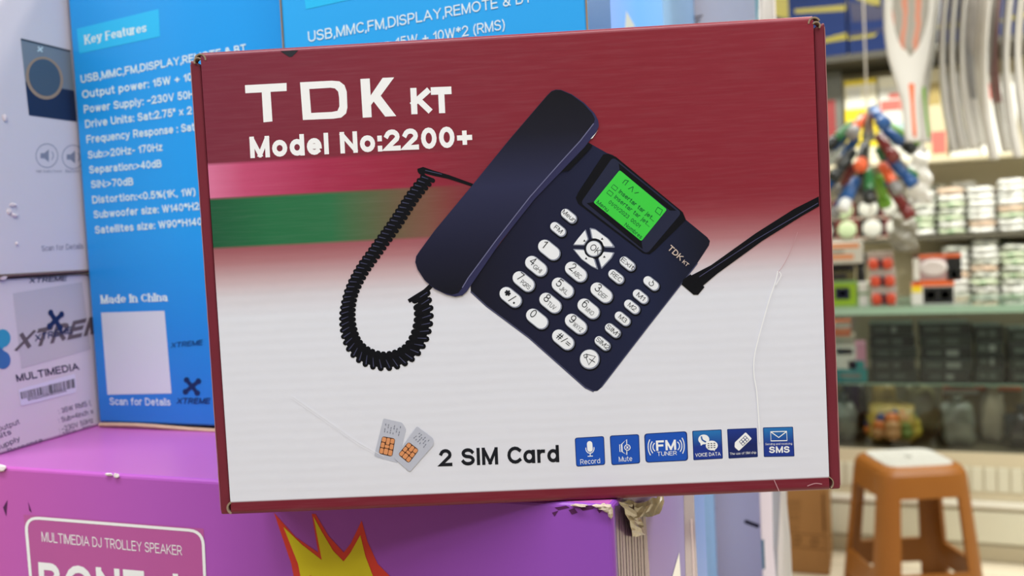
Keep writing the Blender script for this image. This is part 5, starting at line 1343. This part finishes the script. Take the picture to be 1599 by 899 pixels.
# paddle: flat oval head, waist and long grip, hung head up
def paddle(name, label, px, pyb, y, turn, lean, headm, stripe=None, L=0.66, hw=0.088, group='white hanging paddles', meshm=None):
    c = hit(px, pyb, y=y)
    t = thing(name, label, 'paddle', (c.x, y, c.z), turn, group)
    t.rotation_euler = (0, lean, turn)
    def prof(f):
        tb = ((0, .024), (.03, .030), (.12, .029), (.20, .031), (.32, .052), (.44, .074), (.56, .085), (.70, .090), (.82, .084), (.91, .066), (.97, .038), (1, .006))
        for (a, b), (c_, d_) in zip(tb, tb[1:]):
            if f <= c_: u = (f-a)/(c_-a); return (b+(d_-b)*u)*hw/0.09
        return 0.006
    def ring(bm, f, sc_=1.0, th=1.0, dy=0.0):
        w_ = prof(f)*sc_; d = (0.0145 if f < 0.3 else 0.0145-0.006*min(1, (f-0.3)/0.2))*th
        bend = 0.03*math.sin(f*pi*1.1)
        return [bm.verts.new((w_*math.cos(2*pi*k/14), d*math.sin(2*pi*k/14)+bend+dy, f*L)) for k in range(14)]
    def loft(bm, fs_, sc_=1.0, th=1.0, dy=0.0, caps=(1, 1)):
        R_ = [ring(bm, f, sc_, th, dy) for f in fs_]
        for A, B in zip(R_, R_[1:]):
            for k in range(14): bm.faces.new((A[k], A[(k+1) % 14], B[(k+1) % 14], B[k]))
        if caps[0]: bm.faces.new(R_[0][::-1])
        if caps[1]: bm.faces.new(R_[-1])
    bm = NB(); loft(bm, [0, 0.01, 0.05, 0.12, 0.2, 0.24], caps=(1, 0)); obj('grip', bm, mat('paddle_white', (206, 205, 200), 0.3, 0.5), t, smooth=True)
    bm = NB(); loft(bm, [0.24+0.76*k/20 for k in range(21)], caps=(0, 1)); obj('paddle_head', bm, headm, t, smooth=True)
    bm = NB(); R_ = []
    for k in range(13):
        f = 0.43+0.51*k/12; e = math.sqrt(max(0.02, 1-((f-0.685)/0.258)**2)); r_ = ring(bm, f, min(0.9, 0.070*e/prof(f)), 1.0)
        for i_, v in enumerate(r_): v.co.y = 0.03*math.sin(f*pi*1.1)+(0.0105+0.002*e)*math.sin(2*pi*i_/14)
        R_.append(r_)
    for A, B in zip(R_, R_[1:]):
        for k in range(14): bm.faces.new((A[k], A[(k+1) % 14], B[(k+1) % 14], B[k]))
    bm.faces.new(R_[0][::-1]); bm.faces.new(R_[-1])
    obj('head_mesh', bm, meshm or mat('paddle_mesh_grey', (176, 172, 166), 0.35, 0.5, var=0.25, vscale=30), t, smooth=True)
    if stripe:
        bm = NB(); loft(bm, [0.02+0.27*k/6 for k in range(7)], 0.36, 1.22); obj('grip_stripe', bm, stripe, t, smooth=True)
    # loop to the rail
    top = Matrix.Rotation(turn, 3, 'Z') @ Matrix.Rotation(lean, 3, 'Y') @ Vector((0, 0, L))
    top = Vector(t.location)+top
    bm = NB(); tube(bm, [top-Vector((0, 0, 0.01)), top+Vector((0, (yr-top.y)*0.5, max(0.02, (2.5-top.z)*0.5))), Vector((top.x, yr, 2.4878))], 0.0015, 6)
    m4 = (Matrix.Translation(t.location) @ Matrix.Rotation(turn, 4, 'Z') @ Matrix.Rotation(lean, 4, 'Y'))
    bm.transform(m4.inverted()); obj('hanging_wire', bm, mat('thin_wire', (150, 150, 146), 0.3, 0.5, metal=0.8), t)
    return t
RPRINT = bpy.data.materials.new('red_printed_mesh'); RPRINT.use_nodes = True
_nt = RPRINT.node_tree; _b = _nt.nodes['Principled BSDF']; _tc = _nt.nodes.new('ShaderNodeTexCoord'); _w = _nt.nodes.new('ShaderNodeTexWave'); _w.bands_direction = 'X'
_w.inputs['Scale'].default_value = 7; _w.inputs['Distortion'].default_value = 3; _w.inputs['Detail Scale'].default_value = 1.5
_r = _nt.nodes.new('ShaderNodeValToRGB'); setramp(_r, [(0, (150, 148, 140)), (0.6, (166, 162, 154)), (0.8, (200, 140, 120)), (1, (196, 128, 106))])
_nt.links.new(_tc.outputs['Object'], _w.inputs['Vector']); _nt.links.new(_w.outputs['Fac'], _r.inputs[0]); _nt.links.new(_r.outputs[0], _b.inputs['Base Color']); _b.inputs['Roughness'].default_value = 0.3
PW = mat('paddle_white', (206, 205, 200)); PD = mat('paddle_smoke', (140, 140, 138), 0.3, 0.5); PR = mat('paddle_red_edge', (150, 110, 108), 0.3, 0.5)
ORS = mat('stripe_orange', (232, 110, 60), 0.4, 0.4); GRS = mat('stripe_green', (130, 190, 50), 0.4, 0.4)
FX = rad(22)
paddle('white_paddle', 'white paddle with pale red printed oval head and orange grip stripe', 1426, 221, 3.24, FX, rad(1.5), PW, ORS, meshm=RPRINT)
paddle('white_paddle', 'white paddle with green grip stripe behind the orange striped one', 1446, 222, 3.40, FX+0.45, rad(3), PW, GRS)
paddle('white_paddle', 'plain white paddle at the left of the middle bundle', 1491, 236, 3.40, FX+1.15, rad(1.5), PW)
paddle('white_paddle', 'plain white paddle second from left in the middle bundle', 1506, 234, 3.37, FX+1.15, rad(1.5), PW)
paddle('white_paddle', 'plain white paddle third from left in the middle bundle', 1522, 232, 3.34, FX+1.15, rad(2), PW)
paddle('white_paddle', 'white paddle with smoke grey head at the right of the middle bundle', 1530, 226, 3.47, FX+0.35, rad(4), PD)
paddle('white_paddle', 'white paddle hanging lowest, left of the right hand bundle', 1553, 249, 3.21, FX+1.3, rad(2), PW)
paddle('white_paddle', 'white paddle with dull red edge in the right hand bundle', 1572, 236, 3.38, FX+1.2, rad(3), PR)
paddle('white_paddle', 'white paddle with rounded grip end in the right hand bundle', 1590, 246, 3.28, FX+1.1, rad(-3), PW)
paddle('white_paddle', 'white paddle cut by the frame in the right hand bundle', 1610, 240, 3.35, FX+1.0, rad(-4), PW)

# ---- bunch of small coloured torches on a string
yq = 3.42
cb_ = hit(1358, 265, y=yq); topb = hit(1353, 150, y=yq)
st_ = thing('bunch_string', 'white string from the ceiling carrying the bunch of coloured torches', 'string', (topb.x, yq, hit(1358, 345, y=yq).z))
zlow = hit(1358, 335, y=yq).z
bm = NB(); tube(bm, [(topb.x, yq, ZC), (topb.x, yq, topb.z), (cb_.x, yq, zlow)], [0.003, 0.003, 0.004], 8); part('cord', bm, mat('white_string', (214, 210, 200)), st_)
mt = {'blue': mat('torch_blue', (34, 86, 150), 0.3, 0.5), 'green': mat('torch_green', (110, 170, 40), 0.3, 0.5), 'dark': mat('torch_dark', (30, 36, 38), 0.3, 0.5), 'red': mat('torch_red', (110, 36, 36), 0.3, 0.5), 'orange': mat('torch_orange', (222, 96, 52), 0.3, 0.5), 'grey': mat('torch_grey', (130, 130, 130), 0.3, 0.5), 'forest': mat('torch_forest', (40, 110, 60), 0.3, 0.5), 'white': mat('torch_white', (220, 224, 224), 0.3, 0.5)}
def mini(kind, capk, o_, d, L_, r, lab):
    t = thing('hanging_torch', lab, 'torch', o_, 0, 'coloured torches in the hanging bunch')
    a = Vector((0, 0, 0)); e = d*L_
    bm = NB(); tube(bm, [a, a+d*L_*0.06, a+d*L_*0.62, a+d*L_*0.66], [r*0.7, r, r, r*0.8], 12); obj('torch_body', bm, mt[kind], t, smooth=True)
    bm = NB(); tube(bm, [a+d*L_*0.66, a+d*L_*0.74, a+d*L_*0.97, e], [r*0.85, r*1.2, r*1.25, r*1.0], 12); obj('torch_head', bm, mt[capk], t, smooth=True)
    bm = NB(); tube(bm, [a, Vector((cb_.x, yq, o_.z+0.006))-o_], 0.0012, 5); obj('wrist_loop', bm, mt['dark'], t)
pairs = [('blue', 'blue'), ('dark', 'dark'), ('green', 'dark'), ('blue', 'dark'), ('forest', 'dark'), ('red', 'grey'), ('grey', 'forest'), ('dark', 'orange'), ('blue', 'grey'), ('green', 'green'), ('orange', 'grey'), ('dark', 'blue'), ('forest', 'white'), ('red', 'red'), ('blue', 'white'), ('dark', 'grey')]
ztop = hit(1358, 172, y=yq).z; zend = hit(1358, 292, y=yq).z; NT = 26; seen_ = {}
for i in range(NT):
    az = rad(160*i+20+9*(i//9)); f_ = i/(NT-1); z = ztop+(zend-ztop)*f_
    tilt = rad(58-28*f_)                                             # from the vertical: a fir-tree outline
    out = Vector((math.sin(az), -math.cos(az), 0)); d = (out*math.sin(tilt)+Vector((0, 0, -1))*math.cos(tilt)).normalized()
    o_ = Vector((cb_.x, yq, z))+out*(0.042+0.022*min(1, f_*3))
    k, c = pairs[(i*5) % len(pairs)]
    hgt = ('top', 'upper', 'middle', 'lower', 'bottom')[min(4, int(f_*5))]
    lx_ = out.x*math.cos(YAW)+out.y*math.sin(YAW); ly_ = -out.x*math.sin(YAW)+out.y*math.cos(YAW)
    sd = 'left' if lx_ < -0.5 else ('right' if lx_ > 0.5 else ('front' if ly_ < 0 else 'back'))
    mini(k, c, o_, d, 0.135, 0.0175, '%s torch with %s head at the %s %s of the hanging bunch' % ({'dark': 'black', 'forest': 'dark green'}.get(k, k), {'dark': 'black', 'forest': 'dark green'}.get(c, c), hgt, sd))
